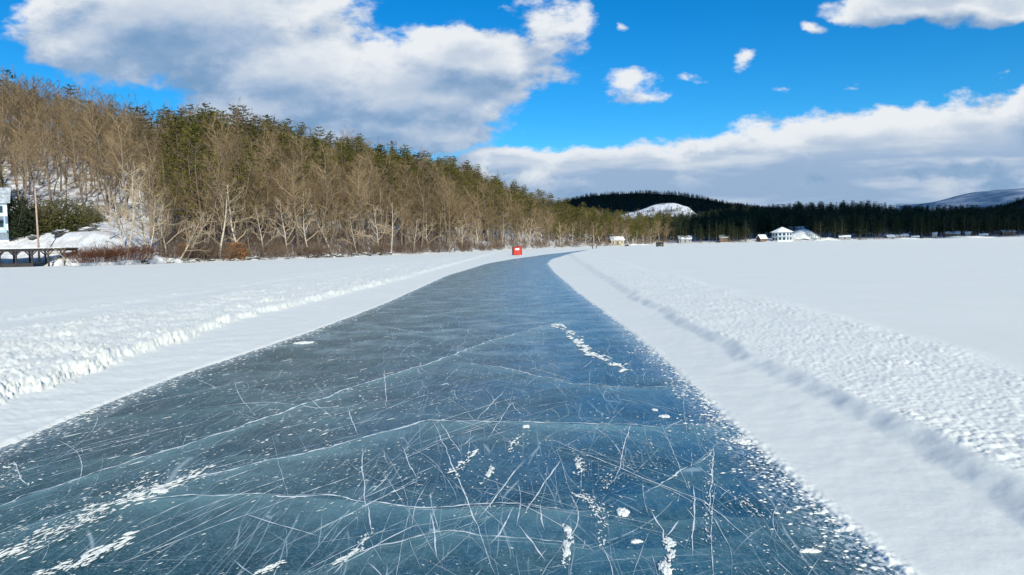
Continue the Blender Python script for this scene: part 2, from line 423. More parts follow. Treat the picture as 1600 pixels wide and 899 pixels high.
# fine criss-cross skate scoring inside the surface
def scor(ang, sc_, wdt):
    mp = t.node('ShaderNodeMapping'); t.put(mp.inputs['Vector'], t.vmath('ADD', tc, t.vmath('MULTIPLY', t.noise(tc, .6, 2, color=True), (.35, .35, 0))))
    mp.inputs['Rotation'].default_value = (0, 0, ang); mp.inputs['Scale'].default_value = (sc_, sc_*.07, 1)
    e = t.voro(mp.outputs[0], 1.0, 'DISTANCE_TO_EDGE'); return t.mr(e, wdt, 0)
sA = t.math('MAXIMUM', scor(-.55, 3.6, .0075), scor(.12, 4.1, .0075)); sA = t.math('MAXIMUM', sA, scor(-.95, 3.0, .007))
sA = t.math('MULTIPLY', sA, t.mr(t.noise(tc, 1.7, 3), .42, .6, 0, .55))
c5 = t.mix(sA, c4, (.55, .66, .70))
rim = t.math('MULTIPLY', t.mr(rd, .40, .0), t.mr(t.noise(t.vmath('MULTIPLY', tc, (1, .7, 1)), 30, 4, .7), .46, .60))
c6 = t.mix(t.math('MULTIPLY', rim, .8), c5, (.72, .77, .80))
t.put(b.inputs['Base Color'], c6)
b.inputs['IOR'].default_value = 1.31; b.inputs['Specular IOR Level'].default_value = .26
t.put(b.inputs['Roughness'], t.mr(t.noise(tc, 4, 5, .65), .3, .7, .16, .32, 'LINEAR'))
bn = t.node('ShaderNodeBump'); bn.inputs['Strength'].default_value = .5; bn.inputs['Distance'].default_value = .006
t.put(bn.inputs['Height'], t.math('ADD', t.math('MULTIPLY', t.noise(t.vmath('MULTIPLY', tc, (1, 1.6, 1)), 7, 5, .6), 1.2), t.math('MULTIPLY', fine, .5)))
t.put(b.inputs['Normal'], bn.outputs[0])
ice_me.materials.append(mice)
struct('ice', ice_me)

# frost-white marks cut into / lying on the ice
mfrost = simple('frost', (.74, .80, .83), var=.12, scale=25, rough=.8)
mfrost_thin = simple('scored_ice', (.42, .55, .60), var=.25, scale=9, rough=.7)
def ribbon(mb, pts, wd, z, jag=.3, fade=True):
    n = len(pts); k0 = len(mb.v)
    for i, (x, y) in enumerate(pts):
        x0, y0 = pts[max(i-1, 0)]; x1, y1 = pts[min(i+1, n-1)]
        dx, dy = x1-x0, y1-y0; L = math.hypot(dx, dy) or 1; nx, ny = -dy/L, dx/L
        ww = wd*.5*(1+random.uniform(-jag, jag)*1.5)
        if fade: ww *= min(1, 4*min(i, n-1-i)/max(n-1, 1)+.12)
        mb.v.append((x+nx*ww, y+ny*ww, z)); mb.v.append((x-nx*ww, y-ny*ww, z))
    for i in range(n-1):
        a = k0+2*i; mb.f.append([a, a+1, a+3, a+2]); mb.mi.append(0)
def dens(pts, step, wob):
    out = []
    for (a, b_) in zip(pts[:-1], pts[1:]):
        L = math.hypot(b_[0]-a[0], b_[1]-a[1]); n = max(1, int(L/step))
        for i in range(n):
            s = i/n; out.append((a[0]+(b_[0]-a[0])*s, a[1]+(b_[1]-a[1])*s))
    out.append(pts[-1]); o = np.array(out)
    px = fbm(o[:, 0]*1.0+3, o[:, 1]*1.0, .35, 3)*wob; py = fbm(o[:, 0]+9, o[:, 1]+5, .35, 3)*wob
    return [(p[0]+a, p[1]+b_) for p, a, b_ in zip(out, px, py)]
mb = MB()
for wp, stg, wd in crack_world:
    p = dens(wp, .04, .05)
    ribbon(mb, p, wd*1.9, .003, .6)
    # finer companion fissures
    for q in range(3):
        i0 = random.randrange(len(p)); i1 = min(len(p), i0+random.randrange(10, 60)); o = random.uniform(-.05, .05)
        if i1-i0 > 4: ribbon(mb, [(a, b_+o+.01*math.sin(i*.3)) for i, (a, b_) in enumerate(p[i0:i1])], wd*.5, .003, .7)
co_ = mb.build('ice_crack', mfrost); tag(co_, 'network of long white pressure cracks curving across the dark ice track', 'ice cracks', kind='stuff')

def on_ice(x, y, m=.05): return eL(y)+m < x < eR(y)-m
scr = MB(); scr2 = MB()
hand = [[(676, 656), (700, 710), (744, 817), (774, 899)], [(849, 682), (1000, 745), (1100, 784), (1180, 850)], [(628, 697), (649, 748)], [(688, 660), (723, 714)],
        [(806, 819), (852, 877)], [(802, 793), (780, 835), (766, 850)], [(1013, 794), (1035, 830), (1038, 850)], [(1062, 815), (1040, 840)], [(575, 790), (583, 833)],
        [(655, 819), (500, 899)], [(744, 817), (820, 719)], [(876, 718), (815, 810)], [(565, 700), (572, 800)], [(1115, 700), (1108, 800)], [(1085, 760), (1083, 870)], [(845, 790), (850, 830)],
        [(672, 801), (684, 870)], [(985, 660), (960, 760)], [(740, 660), (790, 610)], [(760, 690), (800, 630), (815, 650)], [(600, 395+180), (604, 640)], [(300, 590), (345, 609)],
        [(480, 620), (520, 655)], [(543, 637), (558, 680)], [(20, 722), (35, 750), (45, 762)], [(520, 899), (575, 835)], [(400, 899), (440, 880)]]
for h_ in hand:
    p = [gnd(*q) for q in h_]; ribbon(scr, dens(p, .05, .012), .007, .0035, .4)
nh = 0
while nh < 640:
    y0 = 3.0+abs(random.gauss(0, 1))**1.3*4.6; x0 = random.uniform(-4.5, 2.0)
    if not on_ice(x0, y0): continue
    if x0 < -1.2 and random.random() < .45: continue
    a = random.gauss(PI/2-.1, .50); L = (.12+1.5*random.random()**2)*(1+y0*.07); cv = random.gauss(0, .9)/L*.45
    n = max(5, int(L/.06)); x, y = x0, y0; p = []
    for i in range(n):
        p.append((x, y)); a += cv*L/n; x += math.cos(a)*L/n; y += math.sin(a)*L/n
    if not (on_ice(x, y)): continue
    ribbon(random.choice((scr, scr2, scr2)), dens(p, .06, .006), random.choice((.0012, .0015, .0019, .0026, .0040))*(1+y0*.04), .0032, .5); nh += 1
# long strokes running up-right across the left half
for k in range(64):
    y0 = random.uniform(3.2, 8); x0 = random.uniform(-4.4, -.5)
    a = math.atan2(.86, .5)+random.gauss(0, .10)-(.0 if y0 < 5 else .15); L = random.uniform(.3, 1.8)
    p = [(x0+math.cos(a)*L*s, y0+math.sin(a)*L*s+.03*L*math.sin(s*3)) for s in np.linspace(0, 1, int(L/.06)+3)]
    if on_ice(*p[0]) and on_ice(*p[-1]): ribbon(random.choice((scr, scr2)), dens(p, .06, .008), random.uniform(.003, .008), .0036, .6)
tag(scr.build('skate_scratch', mfrost), 'bright white skate scratches scored across the near dark ice', 'skate scratches', kind='stuff')
tag(scr2.build('skate_scratch', mfrost_thin), 'faint bluish skate scratches scored across the near dark ice', 'skate scratches', kind='stuff')

def fleck(mb, x, y, L, W, a, z=.004, h=0.0):
    n = random.randint(6, 9); k0 = len(mb.v); ca, sa = math.cos(a), math.sin(a)
    for i in range(n):
        q = 2*PI*i/n; rr = random.uniform(.55, 1.15); u = math.cos(q)*L*rr; v_ = math.sin(q)*W*rr
        mb.v.append((x+u*ca-v_*sa, y+u*sa+v_*ca, z))
    mb.v.append((x, y, z+h)); c_ = len(mb.v)-1
    for i in range(n): mb.f.append([k0+i, k0+(i+1) % n, c_]); mb.mi.append(0)
fl = MB()
STR = math.atan2(.80, .6)
for k in range(9500):      # fine powder
    y0 = 3.0+abs(random.gauss(0, 1))*3.4; x0 = random.uniform(-4.4, 2.0)
    if pnoise(np.array([x0*1.3]), np.array([y0*.9]))[0]+random.uniform(-.5, .4) < -.12 or not on_ice(x0, y0): continue
    s = (.0011+.0042*random.random()**2.2)*(1+y0*.10)
    if x0 < -.6: fleck(fl, x0, y0, s*random.uniform(1.5, 4), s*.8, STR+random.gauss(0, .2), .0028, s*.3)
    else: fleck(fl, x0, y0, s*random.uniform(1, 2), s, random.uniform(0, PI), .0028, s*.3)
for k in range(190):        # larger torn flecks, lined up along the left half
    y0 = 3.0+abs(random.gauss(0, 1))*6.5; x0 = random.uniform(-4.5, 2.0)
    if not on_ice(x0, y0, .15) or (x0 > -.8 and random.random() < .62): continue
    s = .004+.013*random.random()**2.5*(1+y0*.05)
    if x0 < -.8: fleck(fl, x0, y0, s*random.uniform(2, 6), s*.8, STR+random.gauss(0, .16), .0045, .003)
    else: fleck(fl, x0, y0, s*1.5, s, random.uniform(0, PI), .0045, .004)
def trail(p, wd, n, L):
    p = [gnd(*q) for q in p]
    for k in range(n):
        s = random.uniform(0, len(p)-1.001); i = int(s); s -= i
        x = p[i][0]*(1-s)+p[i+1][0]*s+random.gauss(0, wd); y = p[i][1]*(1-s)+p[i+1][1]*s+random.gauss(0, wd*1.4)
        a = math.atan2(p[i+1][1]-p[i][1], p[i+1][0]-p[i][0])+random.gauss(0, .35); q = random.uniform(.25, 1)**2
        fleck(fl, x, y, L*q*1.8, L*q*.6, a, .0055, L*q*.25)
trail([(868, 507), (890, 520), (905, 538)], .07, 60, .10); trail([(905, 538), (925, 552), (945, 562)], .06, 70, .09); trail([(962, 568), (978, 579)], .04, 26, .075)
trail([(300, 745), (240, 768), (150, 800), (60, 845), (-20, 880)], .06, 330, .022)
trail([(330, 730), (270, 755), (200, 780)], .03, 90, .022)
trail([(100, 899), (160, 860), (200, 840)], .03, 90, .03); trail([(700, 745), (745, 705)], .02, 60, .025); trail([(752, 760), (765, 740), (770, 732)], .012, 50, .018)
trail([(905, 740), (903, 715)], .02, 60, .018); trail([(880, 885), (890, 840), (885, 822)], .010, 110, .016); trail([(1040, 895), (1050, 850), (1042, 845)], .012, 110, .018)
trail([(940, 860), (936, 800), (925, 785), (905, 775)], .025, 170, .014); trail([(795, 705), (812, 680)], .018, 46, .022); trail([(580, 830), (560, 860), (520, 885)], .012, 110, .013)
trail([(1110, 700), (1105, 790), (1108, 850)], .015, 120, .010); trail([(955, 740), (945, 765)], .015, 40, .012); trail([(1150, 770), (1190, 810)], .03, 60, .012)
trail([(250, 740), (190, 775), (100, 820)], .12, 160, .02); trail([(420, 690), (520, 650), (570, 600)], .18, 90, .022); trail([(0, 730), (40, 760)], .05, 60, .02)
trail([(400, 899), (440, 880)], .012, 60, .014); trail([(60, 899), (110, 880)], .02, 60, .016)
for k in range(480):        # crumbs thrown off the right bank
    y0 = 3.1+abs(random.gauss(0, 1))*4; d = abs(random.gauss(0, .17)); x0 = float(eR(y0))-d
    s = random.uniform(.003, .011)*(1+y0*.05); fleck(fl, x0, y0, s*1.7, s, random.uniform(-.5, .5), .0050, s*.5)
for k in range(350):
    y0 = 4.5+abs(random.gauss(0, 1))*6; d = abs(random.gauss(0, .18)); x0 = float(eL(y0))+d
    s = random.uniform(.004, .012)*(1+y0*.05); fleck(fl, x0, y0, s*2.2, s, STR, .0050, s*.4)
tag(fl.build('snow_dust', msnow), 'scattered flecks and crumbs of snow on the dark ice', 'snow dust', kind='stuff')

# larger lumps one can point at
def clump(px, py, sx, sy, hgt, label):
    x, y = gnd(px, py); me = bpy.data.meshes.new('snow_clump'); bm = bmesh.new()
    bmesh.ops.create_icosphere(bm, subdivisions=4, radius=1)
    P = np.array([v.co[:] for v in bm.verts]); a = np.arctan2(P[:, 1], P[:, 0]); off = px*.37
    rad = 1+.34*pnoise(np.cos(a)*1.6+off, np.sin(a)*1.6)+.28*pnoise(np.cos(a)*4+off, np.sin(a)*4)+.06*pnoise(P[:, 0]*14, P[:, 1]*14)
    for v, q, r_ in zip(bm.verts, P, rad):
        hh = q[2]*(.75+.5*pnoise(np.array([q[0]*3+off]), np.array([q[1]*3]))[0]+.3*pnoise(np.array([q[0]*9+off]), np.array([q[1]*9]))[0])
        v.co = (q[0]*r_*sx, q[1]*r_*sy, max(hh*hgt, -.004))
    bm.to_mesh(me); bm.free(); me.materials.append(msnow); me.polygons.foreach_set('use_smooth', [True]*len(me.polygons))
    o = link('snow_clump', me, loc=(x, y, .003)); tag(o, label, 'snow clump', 'snow clumps lying on the ice'); return o
clump(973, 801, .038, .062, .018, 'largest rounded snow clump lying alone on the near blue ice')
clump(994, 847, .030, .022, .009, 'flat snow clump just below the largest rounded clump on the ice')
clump(885, 856, .020, .10, .012, 'long narrow snow clump stretched towards the viewer at the bottom of the ice')
clump(887, 828, .022, .035, .012, 'small round snow clump at the top end of the long narrow one')
clump(1038, 888, .030, .075, .018, 'elongated snow clump at the bottom edge of the picture nearest the right bank')
clump(1043, 858, .013, .034, .010, 'small snow clump capping the elongated one at the bottom edge')
clump(1038, 651, .052, .05, .010, 'oval snow clump alone on deep blue ice towards the right bank')
clump(822, 667, .035, .05, .012, 'small ragged snow clump in the middle of the track on the long crack')
clump(763, 742, .018, .05, .010, 'narrow ragged snow clump in the middle of the scratched near ice')
clump(1160, 690, .065, .07, .016, 'wide snow clump just off the foot of the right bank')
clump(1265, 862, .048, .022, .010, 'thin flat snow clump among the dark crumbs at the lower right rim')
clump(903, 728, .018, .05, .010, 'ragged snow clump right of centre above the largest rounded clump')
clump(475, 536, .16, .13, .02, 'wide flat snow clump far up the track near the left bank')
clump(250, 768, .06, .04, .010, 'ragged white snow clump on the long streak in the lower left')
clump(1023, 641, .03, .04, .010, 'tiny snow clump directly left of the oval clump on deep blue ice')

# ================================================================== land
def tab(pts, f):
    a = sorted(f(*p) for p in pts); return np.array([q[0] for q in a]), np.array([q[1] for q in a])
SHORE = [(-900, 110), (-300, 118), (0, 121), (70, 117), (125, 109), (150, 104.5), (200, 106), (300, 115), (420, 122), (560, 138), (700, 176), (770, 225), (850, 320), (950, 410), (1040, 520), (1320, 540), (1600, 650), (2300, 700)]
def _az(px): return azel(px, 384)[0]
sh_a = np.array([_az(p) for p, q in SHORE]); sh_r = np.array([float(q) for p, q in SHORE])
RIDGE = [(-900, 250, 30), (-300, 265, 75), (0, 275, 106), (60, 275, 117), (120, 275, 135), (180, 278, 152), (240, 282, 176), (320, 290, 184), (380, 300, 188), (440, 312, 198), (500, 325, 214), (560, 340, 226),
         (620, 355, 236), (680, 375, 248), (740, 400, 262), (800, 430, 284), (840, 450, 301), (880, 470, 316), (920, 500, 325), (960, 540, 331), (1010, 640, 336), (1040, 760, 334),
         (1080, 860, 330), (1130, 900, 323), (1160, 900, 320), (1250, 900, 314), (1340, 900, 312), (1400, 900, 318), (1450, 920, 319), (1560, 980, 319), (1700, 1000, 318), (2300, 1000, 318)]
ra = np.array([azel(p, 384)[0] for p, q, s in RIDGE]); rq = np.array([float(q) for p, q, s in RIDGE])
TREE_H = 18.5
rz_ = np.array([CAM_H+azel(p, s)[1]*q-TREE_H for p, q, s in RIDGE])
def shore_r(a): return np.interp(a, sh_a, sh_r)
def shore_rw(a, r):
    return shore_r(a)+fbm(a*140, a*0+3, 3, 4)*1.6*(shore_r(a)/110)
def land_z(x, y):
    x = np.asarray(x, float); y = np.asarray(y, float)
    a = np.arctan2(x, y); r = np.hypot(x, y); s = shore_rw(a, r); q = np.interp(a, ra, rq); hz = np.interp(a, ra, rz_)
    d = r-s
    bankh = np.interp(a, [_az(-400), _az(0), _az(180), _az(270), _az(330), _az(700), _az(900)], [5.2, 5.2, 5.0, 3.4, 2.0, 1.6, 1.2])
    bank = bankh*(.22*sstep(-.4, 1.6, d)+.78*sstep(1, 18, d))
    u = np.clip((d-26*np.minimum(1, bankh/5))/np.maximum(q-s-26, 10), 0, 1)
    hill = (hz-bankh)*(.55*u+.45*sstep(0, 1, u))
    beyond = np.maximum(r-q, 0)*-.10
    z = bank+hill+beyond+sstep(30, 70, d)*fbm(x, y, 26, 4)*2.0+np.clip(d/4, 0, 1)*fbm(x, y, 3.5, 4)*.14
    return np.where(d < 0, -.3+.3*sstep(-2, 0, d), z*1.0)+0*x
def lz(x, y): return float(land_z(np.array([x]), np.array([y]))[0])

mland, t, b = material('snowy_forest_floor')
tc = t.node('ShaderNodeTexCoord').outputs['Object']
gl = t.noise(tc, .55, 6, .65); gs = t.noise(tc, 3.5, 5, .7); slo = t.node('ShaderNodeSeparateXYZ')
t.put(slo.inputs[0], tc)
open_ = t.mr(slo.outputs[2], 6.5, 11)
f = t.math('ADD', t.math('MULTIPLY', gl, .6), t.math('MULTIPLY', gs, .45))
leaf = t.math('MULTIPLY', t.mr(f, .44, .60), t.math('MULTIPLY_ADD', open_, .45, .40))
c = t.mix(leaf, (.80, .81, .83), (.20, .13, .085))
t.put(b.inputs['Base Color'], c); b.inputs['Roughness'].default_value = .8; b.inputs['Specular IOR Level'].default_value = .1
azs = np.concatenate([np.radians(np.linspace(-85, -44, 50)[:-1]), np.radians(np.arange(-44, 44, .18)), np.radians(np.linspace(44, 85, 50))])
fr = np.concatenate([np.linspace(-4, 0, 6)[:-1], np.linspace(0, 14, 34)[:-1], np.linspace(14, 50, 28)[:-1]])
sa = shore_r(azs)[:, None]; qa = np.interp(azs, ra, rq)[:, None]
R1 = sa+fr[None]*(sa/110)**.5
R2 = np.linspace(0, 1, 90)[None]**1.1*(qa-R1[:, -1:]) + R1[:, -1:]
R3 = qa+np.array([8, 25, 60, 120, 240, 500])[None]
RR = np.concatenate([R1, R2[:, 1:], R3], 1)
LX = RR*np.sin(azs[:, None]); LY = RR*np.cos(azs[:, None]); LZ = land_z(LX, LY)
struct('hills', mesh_np('hills', np.stack([LX, LY, LZ], -1).reshape(-1, 3), grid_faces(*RR.shape)[:, ::-1], mats=[mland]))

# far ridges
def far_hill(name, pts, r0, r1, mat, label, rough=3.0, tree=0):
    a = np.array([azel(*p)[0] for p in pts]); e = np.array([azel(*p)[1] for p in pts])
    aa = np.linspace(a[0], a[-1], 160); H = np.interp(aa, a, e)*r1+CAM_H-tree
    H = np.convolve(np.pad(H, 4, 'edge'), np.ones(9)/9, 'valid')
    q = np.concatenate([np.linspace(0, 1, 40), [1.15, 1.4, 1.8]]); R = r0+(r1-r0)*q
    R2_, A2 = np.meshgrid(R, aa, indexing='ij'); HX = R2_*np.sin(A2); HY = R2_*np.cos(A2)
    prof = np.where(q < 1, .5*q+.5*sstep(0, 1, q), 1-(q-1)*.8)[:, None]
    HZ = H[None]*prof+fbm(HX, HY, (r1-r0)*.35, 4)*rough*np.minimum(q, 1)[:, None]
    fn = lambda x, y: None
    return struct(name, mesh_np(name, np.stack([HX, HY, HZ], -1).reshape(-1, 3), grid_faces(len(q), len(aa))[:, ::-1], mats=[mat]), label), (aa, R, H, prof, HX, HY, HZ)
def hill_mat(name, c1, c2, sc_, lo_, hi_):
    m, t, b = material(name); tc = t.node('ShaderNodeTexCoord').outputs['Object']
    f = t.noise(t.vmath('MULTIPLY', tc, (1, 1, 1.8)), sc_, 7, .68)
    t.put(b.inputs['Base Color'], t.mix(t.mr(f, lo_, hi_), c1, c2)); b.inputs['Roughness'].default_value = .9
    b.inputs['Specular IOR Level'].default_value = .05; return m
mdark = hill_mat('dark_forest_hill', (.022, .032, .030), (.10, .11, .13), .02, .56, .75)
mclear = hill_mat('snow_clearing', (.66, .69, .74), (.20, .20, .22), .035, .50, .64)
mmount = hill_mat('hazy_wooded_mountain', (.045, .10, .19), (.26, .33, .44), .0022, .42, .66)  # blue of the distant air put into the base colours
h1, d1 = far_hill('hills', [(860, 322), (885, 315), (920, 306), (960, 303.5), (1000, 303), (1060, 305), (1100, 310), (1140, 318), (1190, 326), (1230, 332)], 950, 1600, mdark, None, 6, 0)
h2, d2 = far_hill('hills', [(970, 336), (994, 328), (1012, 323), (1032, 319.5), (1058, 318.5), (1076, 324), (1090, 338)], 930, 1180, mclear, None, 3.5, 0)
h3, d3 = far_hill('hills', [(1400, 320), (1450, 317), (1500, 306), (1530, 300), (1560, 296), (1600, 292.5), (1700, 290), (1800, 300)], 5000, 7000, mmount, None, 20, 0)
h4, d4 = far_hill('hills', [(1520, 322), (1560, 316), (1600, 306), (1680, 296), (1800, 300)], 1500, 2200, mdark, None, 8, 9)

# ================================================================== trees
def bark(name, col, ov=.25): return simple(name, col, var=.25, scale=6, rough=.9, obj_var=ov, spec=.1)
m_bark = bark('grey_brown_bark', (.19, .15, .115)); m_twig = bark('bare_twigs', (.205, .145, .083), .6)
m_pale = bark('pale_weathered_bark', (.50, .43, .35), .2); m_paletwig = bark('pale_twigs', (.40, .31, .21), .3)
m_pbark = bark('pine_bark', (.14, .10, .08)); 
def needles(name, col, col2):
    m, t, b = material(name); tc = t.node('ShaderNodeTexCoord').outputs['Object']
    f = t.noise(tc, 1.1, 4, .6); r = t.node('ShaderNodeObjectInfo').outputs['Random']
    c = t.mix(t.mr(t.math('MULTIPLY_ADD', r, .35, f), .38, .85), col, col2)
    t.put(b.inputs['Base Color'], c); b.inputs['Roughness'].default_value = .75; b.inputs['Specular IOR Level'].default_value = .2
    return m
m_pine = needles('pine_needles', (.045, .062, .014), (.225, .21, .04))
m_spruce = needles('far_needles', (.022, .040, .022), (.055, .070, .030))

def grow(mb, p, d, L, r, lvl, spec):
    """one branch and its children; spec[lvl] = (sides, segments, children, child length, child radius, spread, up)"""
    k, n, nc, cl, cr, spread, up, wob = spec[lvl]
    pts = [p.copy()]; dirs = [d.copy()]; q = p.copy(); dd = d.copy()
    for i in range(n):
        dd = (dd+Vector((random.gauss(0, wob), random.gauss(0, wob), random.gauss(0, wob)+up))).normalized()
        q = q+dd*(L/n); pts.append(q.copy()); dirs.append(dd.copy())
    if k >= 3: mb.tube(pts, [r*(1-.75*i/n) for i in range(n+1)], k, cap=False)
    else:
        for i in range(n):
            a, b_ = pts[i], pts[i+1]; sd = dirs[i].cross(Vector((random.gauss(0, 1), random.gauss(0, 1), random.gauss(0, 1)))).normalized()*r*(1-.5*i/n)
            mb.add([a-sd, a+sd, b_+sd*.6, b_-sd*.6], [(0, 1, 2, 3)])
    if lvl+1 < len(spec):
        for j in range(nc):
            lo_ = .25 if lvl else spec[0][8] if len(spec[0]) > 8 else .4
            s = lo_+(1-lo_)*((j+random.random())/nc); f = s*n; i = min(int(f), n-1); f -= i
            base = pts[i].lerp(pts[i+1], f); dr = dirs[i+1]
            ax = dr.orthogonal().normalized(); ax.rotate(Matrix.Rotation(random.uniform(0, 2*PI), 3, dr))
            nd = (dr*math.cos(spread)+ax*math.sin(spread)*random.uniform(.7, 1.2)).normalized()
            grow(mb, base, nd, L*cl*(1.15-.65*s)*random.uniform(.7, 1.25), max(r*cr*(1-.5*s), .007), lvl+1, [x[:8] for x in spec])

def bare_tree(seed, H=12, kind='forest'):
    random.seed(seed)
    tr = MB(); cr = MB(); lean = {'lean': .55, 'shore': .22}.get(kind, .05)
    d = Vector((random.gauss(0, lean), random.gauss(0, lean), 1)).normalized()
    if kind == 'lean': d = Vector((.75, -.15, 1)).normalized()
    n = 9; pts = [Vector((0, 0, -.4))]; q = pts[0].copy()
    for i in range(n):
        d = (d+Vector((random.gauss(0, .06), random.gauss(0, .06), .03))).normalized(); q = q+d*(H*.92/n); pts.append(q.copy())
    R0 = H*.0125*(1.0 if kind == 'forest' else 1.05)
    tr.tube(pts, [R0*(1.25 if i == 0 else 1)*(1-.85*i/n) for i in range(n+1)], 6)
    low = .38 if kind == 'forest' else .22
    spread = .80 if kind == 'forest' else .95
    NB = 20 if kind == 'forest' else 15
    sub = [(3, 5, 9, .45, .50, .70, .035, .12), (3, 4, 6, .50, .55, .55, .03, .16), (2, 2, 0, 0, 0, 0, .02, .15)]
    if kind != 'forest': sub = [(4, 6, 7, .45, .55, .65, .045, .24), (3, 4, 6, .5, .55, .6, .02, .22), (2, 2, 0, 0, 0, 0, .02, .2)]
    for j in range(NB):
        s = low+(1-low)*(j+random.random())/NB; f = s*n; i = min(int(f), n-1); f -= i
        b_ = pts[i].lerp(pts[i+1], f); a = j*2.4+random.gauss(0, .5); dr = (pts[i+1]-pts[i]).normalized()
        sp = spread*random.uniform(.7, 1.25)
        nd = (dr*math.cos(sp)+Vector((math.cos(a), math.sin(a), 0))*math.sin(sp)).normalized()
        grow(cr, b_, nd, H*(.36 if kind == 'forest' else .42)*(1.15-.75*s)*random.uniform(.7, 1.2), R0*(.42 if kind == 'forest' else .60)*(1-.5*s), 0, sub)
    return tr, cr

def pine_tree(seed, H=15, far=False):
    random.seed(seed); tr = MB(); cr = MB()
    pts = [Vector((random.gauss(0, .05)*i*.3, random.gauss(0, .05)*i*.3, -.4+(H+.4)*i/7)) for i in range(8)]
    tr.tube(pts, [H*.014*(1-.88*i/7) for i in range(8)], 6)
    low = random.uniform(.22, .40); nw = int(H*(1.0 if not far else .9)); width = H*(random.uniform(.25, .32) if not far else random.uniform(.19, .25))
    for wv in range(nw):
        s = low+(1-low)*(wv+random.uniform(-.3, .3))/nw; s = min(max(s, low), .985); z = H*s
        env = width*(1-((s-low)/(1-low)))**.75*(.55+.45*min(1, (s-low)/.15))+.35
        nb = 5 if s < .9 else 4
        a0 = random.uniform(0, 2*PI); nb = nb if far else random.choice((4, 5, 6))
        for bI in range(nb):
            if random.random() < .10: continue
            a = a0+2*PI*bI/nb+random.gauss(0, .28); L = env*random.uniform(.45, 1.35); rise = random.uniform(.05, .30)+.5*max(0, s-.75)
            dirv = Vector((math.cos(a), math.sin(a), rise)).normalized(); base = Vector((0, 0, z))
            tip = base+dirv*L+Vector((0, 0, .06*L))
            if not far: tr.tube([base, tip], [.03+.006*L, .012], 3, cap=False)
            nt = max(2, int(L/(.42 if not far else .8)))
            for q in range(nt):
                f = .22+.78*(q+.7)/nt; c = base.lerp(tip, min(f, 1.02))+Vector((random.gauss(0, .12), random.gauss(0, .12), random.gauss(0, .06)))
                side = Vector((-math.sin(a), math.cos(a), 0))
                spreadw = .42*L*(1-f*.55)*.5+.15
                for g_ in range(3 if not far else 2):
                    cc = c+side*random.uniform(-1, 1)*spreadw
                    for h_ in range(7 if not far else 5):
                        dv = Vector((random.gauss(dirv.x*.7, .6), random.gauss(dirv.y*.7, .6), random.gauss(.22, .32))).normalized()
                        LL = random.uniform(.22, .46)*(1 if not far else 1.9); sd = dv.cross(Vector((random.gauss(0, .5), random.gauss(0, .5), 1))).normalized()*LL*.20
                        cr.add([cc-dv*LL*.25-sd*.6, cc-dv*LL*.2+sd, cc+dv*LL+sd*.1], [(0, 1, 2)])
    return tr, cr

def bush(seed, w_, h_, n, tw=True, leaf=0):
    random.seed(seed); st = MB(); lf = MB()
    for i in range(n):
        a = random.uniform(0, 2*PI); rr = random.random()**.5*w_*.35; b_ = Vector((math.cos(a)*rr, math.sin(a)*rr, -.1))
        d = Vector((math.cos(a)*random.uniform(.1, .9), math.sin(a)*random.uniform(.1, .9), 1)).normalized(); L = h_*random.uniform(.6, 1.1)
        grow(st, b_, d, L, .018, 0, [(3, 4, 6, .5, .6, .5, .0, .13), (2, 3, 4, .5, .8, .6, .0, .18), (2, 2, 0, 0, 0, 0, 0, .1)])
    for i in range(leaf):
        a = random.uniform(0, 2*PI); e = math.acos(random.uniform(-.1, 1)); r_ = random.random()**.4*(.85+.25*math.sin(a*5+seed)*math.cos(e*4))
        c = Vector((math.cos(a)*math.sin(e)*w_*.5*r_, math.sin(a)*math.sin(e)*w_*.5*r_, math.cos(e)*h_*r_))
        for g_ in range(5):
            dv = Vector((random.gauss(c.x/w_, .5), random.gauss(c.y/w_, .5), random.gauss(.3, .4))).normalized(); L = random.uniform(.12, .30)
            sd = dv.orthogonal().normalized()*L*.3; lf.add([c-sd, c+sd, c+dv*L], [(0, 1, 2)])
    return st, lf

class Proto:
    def __init__(s, name, parts): s.name = name; s.parts = parts      # parts: (part name, mesh)
def P_bare(sd, H, kind, m1, m2):
    a, b_ = bare_tree(sd, H, kind); return Proto('bare_tree', [('trunk', a.mesh('trunk', m1, smooth=True)), ('crown', b_.mesh('crown', m2))])
def P_pine(sd, H, far=False, m=None):
    a, b_ = pine_tree(sd, H, far); return Proto('pine_tree', [('trunk', a.mesh('trunk', m_pbark, smooth=True)), ('crown', b_.mesh('crown', m or m_pine))])
forest_p = [P_bare(20+i, random.Random(i).uniform(11, 14.5), 'forest', m_bark, m_twig) for i in range(6)]
shore_p = [P_bare(40+i, random.Random(i+9).uniform(8.5, 11.5), 'shore', m_pale, m_paletwig) for i in range(4)]
lean_p = [P_bare(60+i, 9.5, 'lean', m_pale, m_paletwig) for i in range(2)]
pine_p = [P_pine(80+i, random.Random(i+3).uniform(12.5, 17)) for i in range(6)]
farpine_p = [P_pine(100+i, 14, True, m_spruce) for i in range(3)]

def plant(proto, x, y, z, scale, rz, name, label, cat, group=None, tilt=0):
    root = empty(name, (x, y, z), label, cat, group, rz); root.scale = (scale*random.uniform(.88, 1.14), scale*random.uniform(.88, 1.14), scale*random.uniform(.9, 1.1))
    if tilt: root.rotation_euler.x = tilt
    for pn, me in proto.parts:
        o = bpy.data.objects.new(pn, me); COL.objects.link(o); o.parent = root
    return root

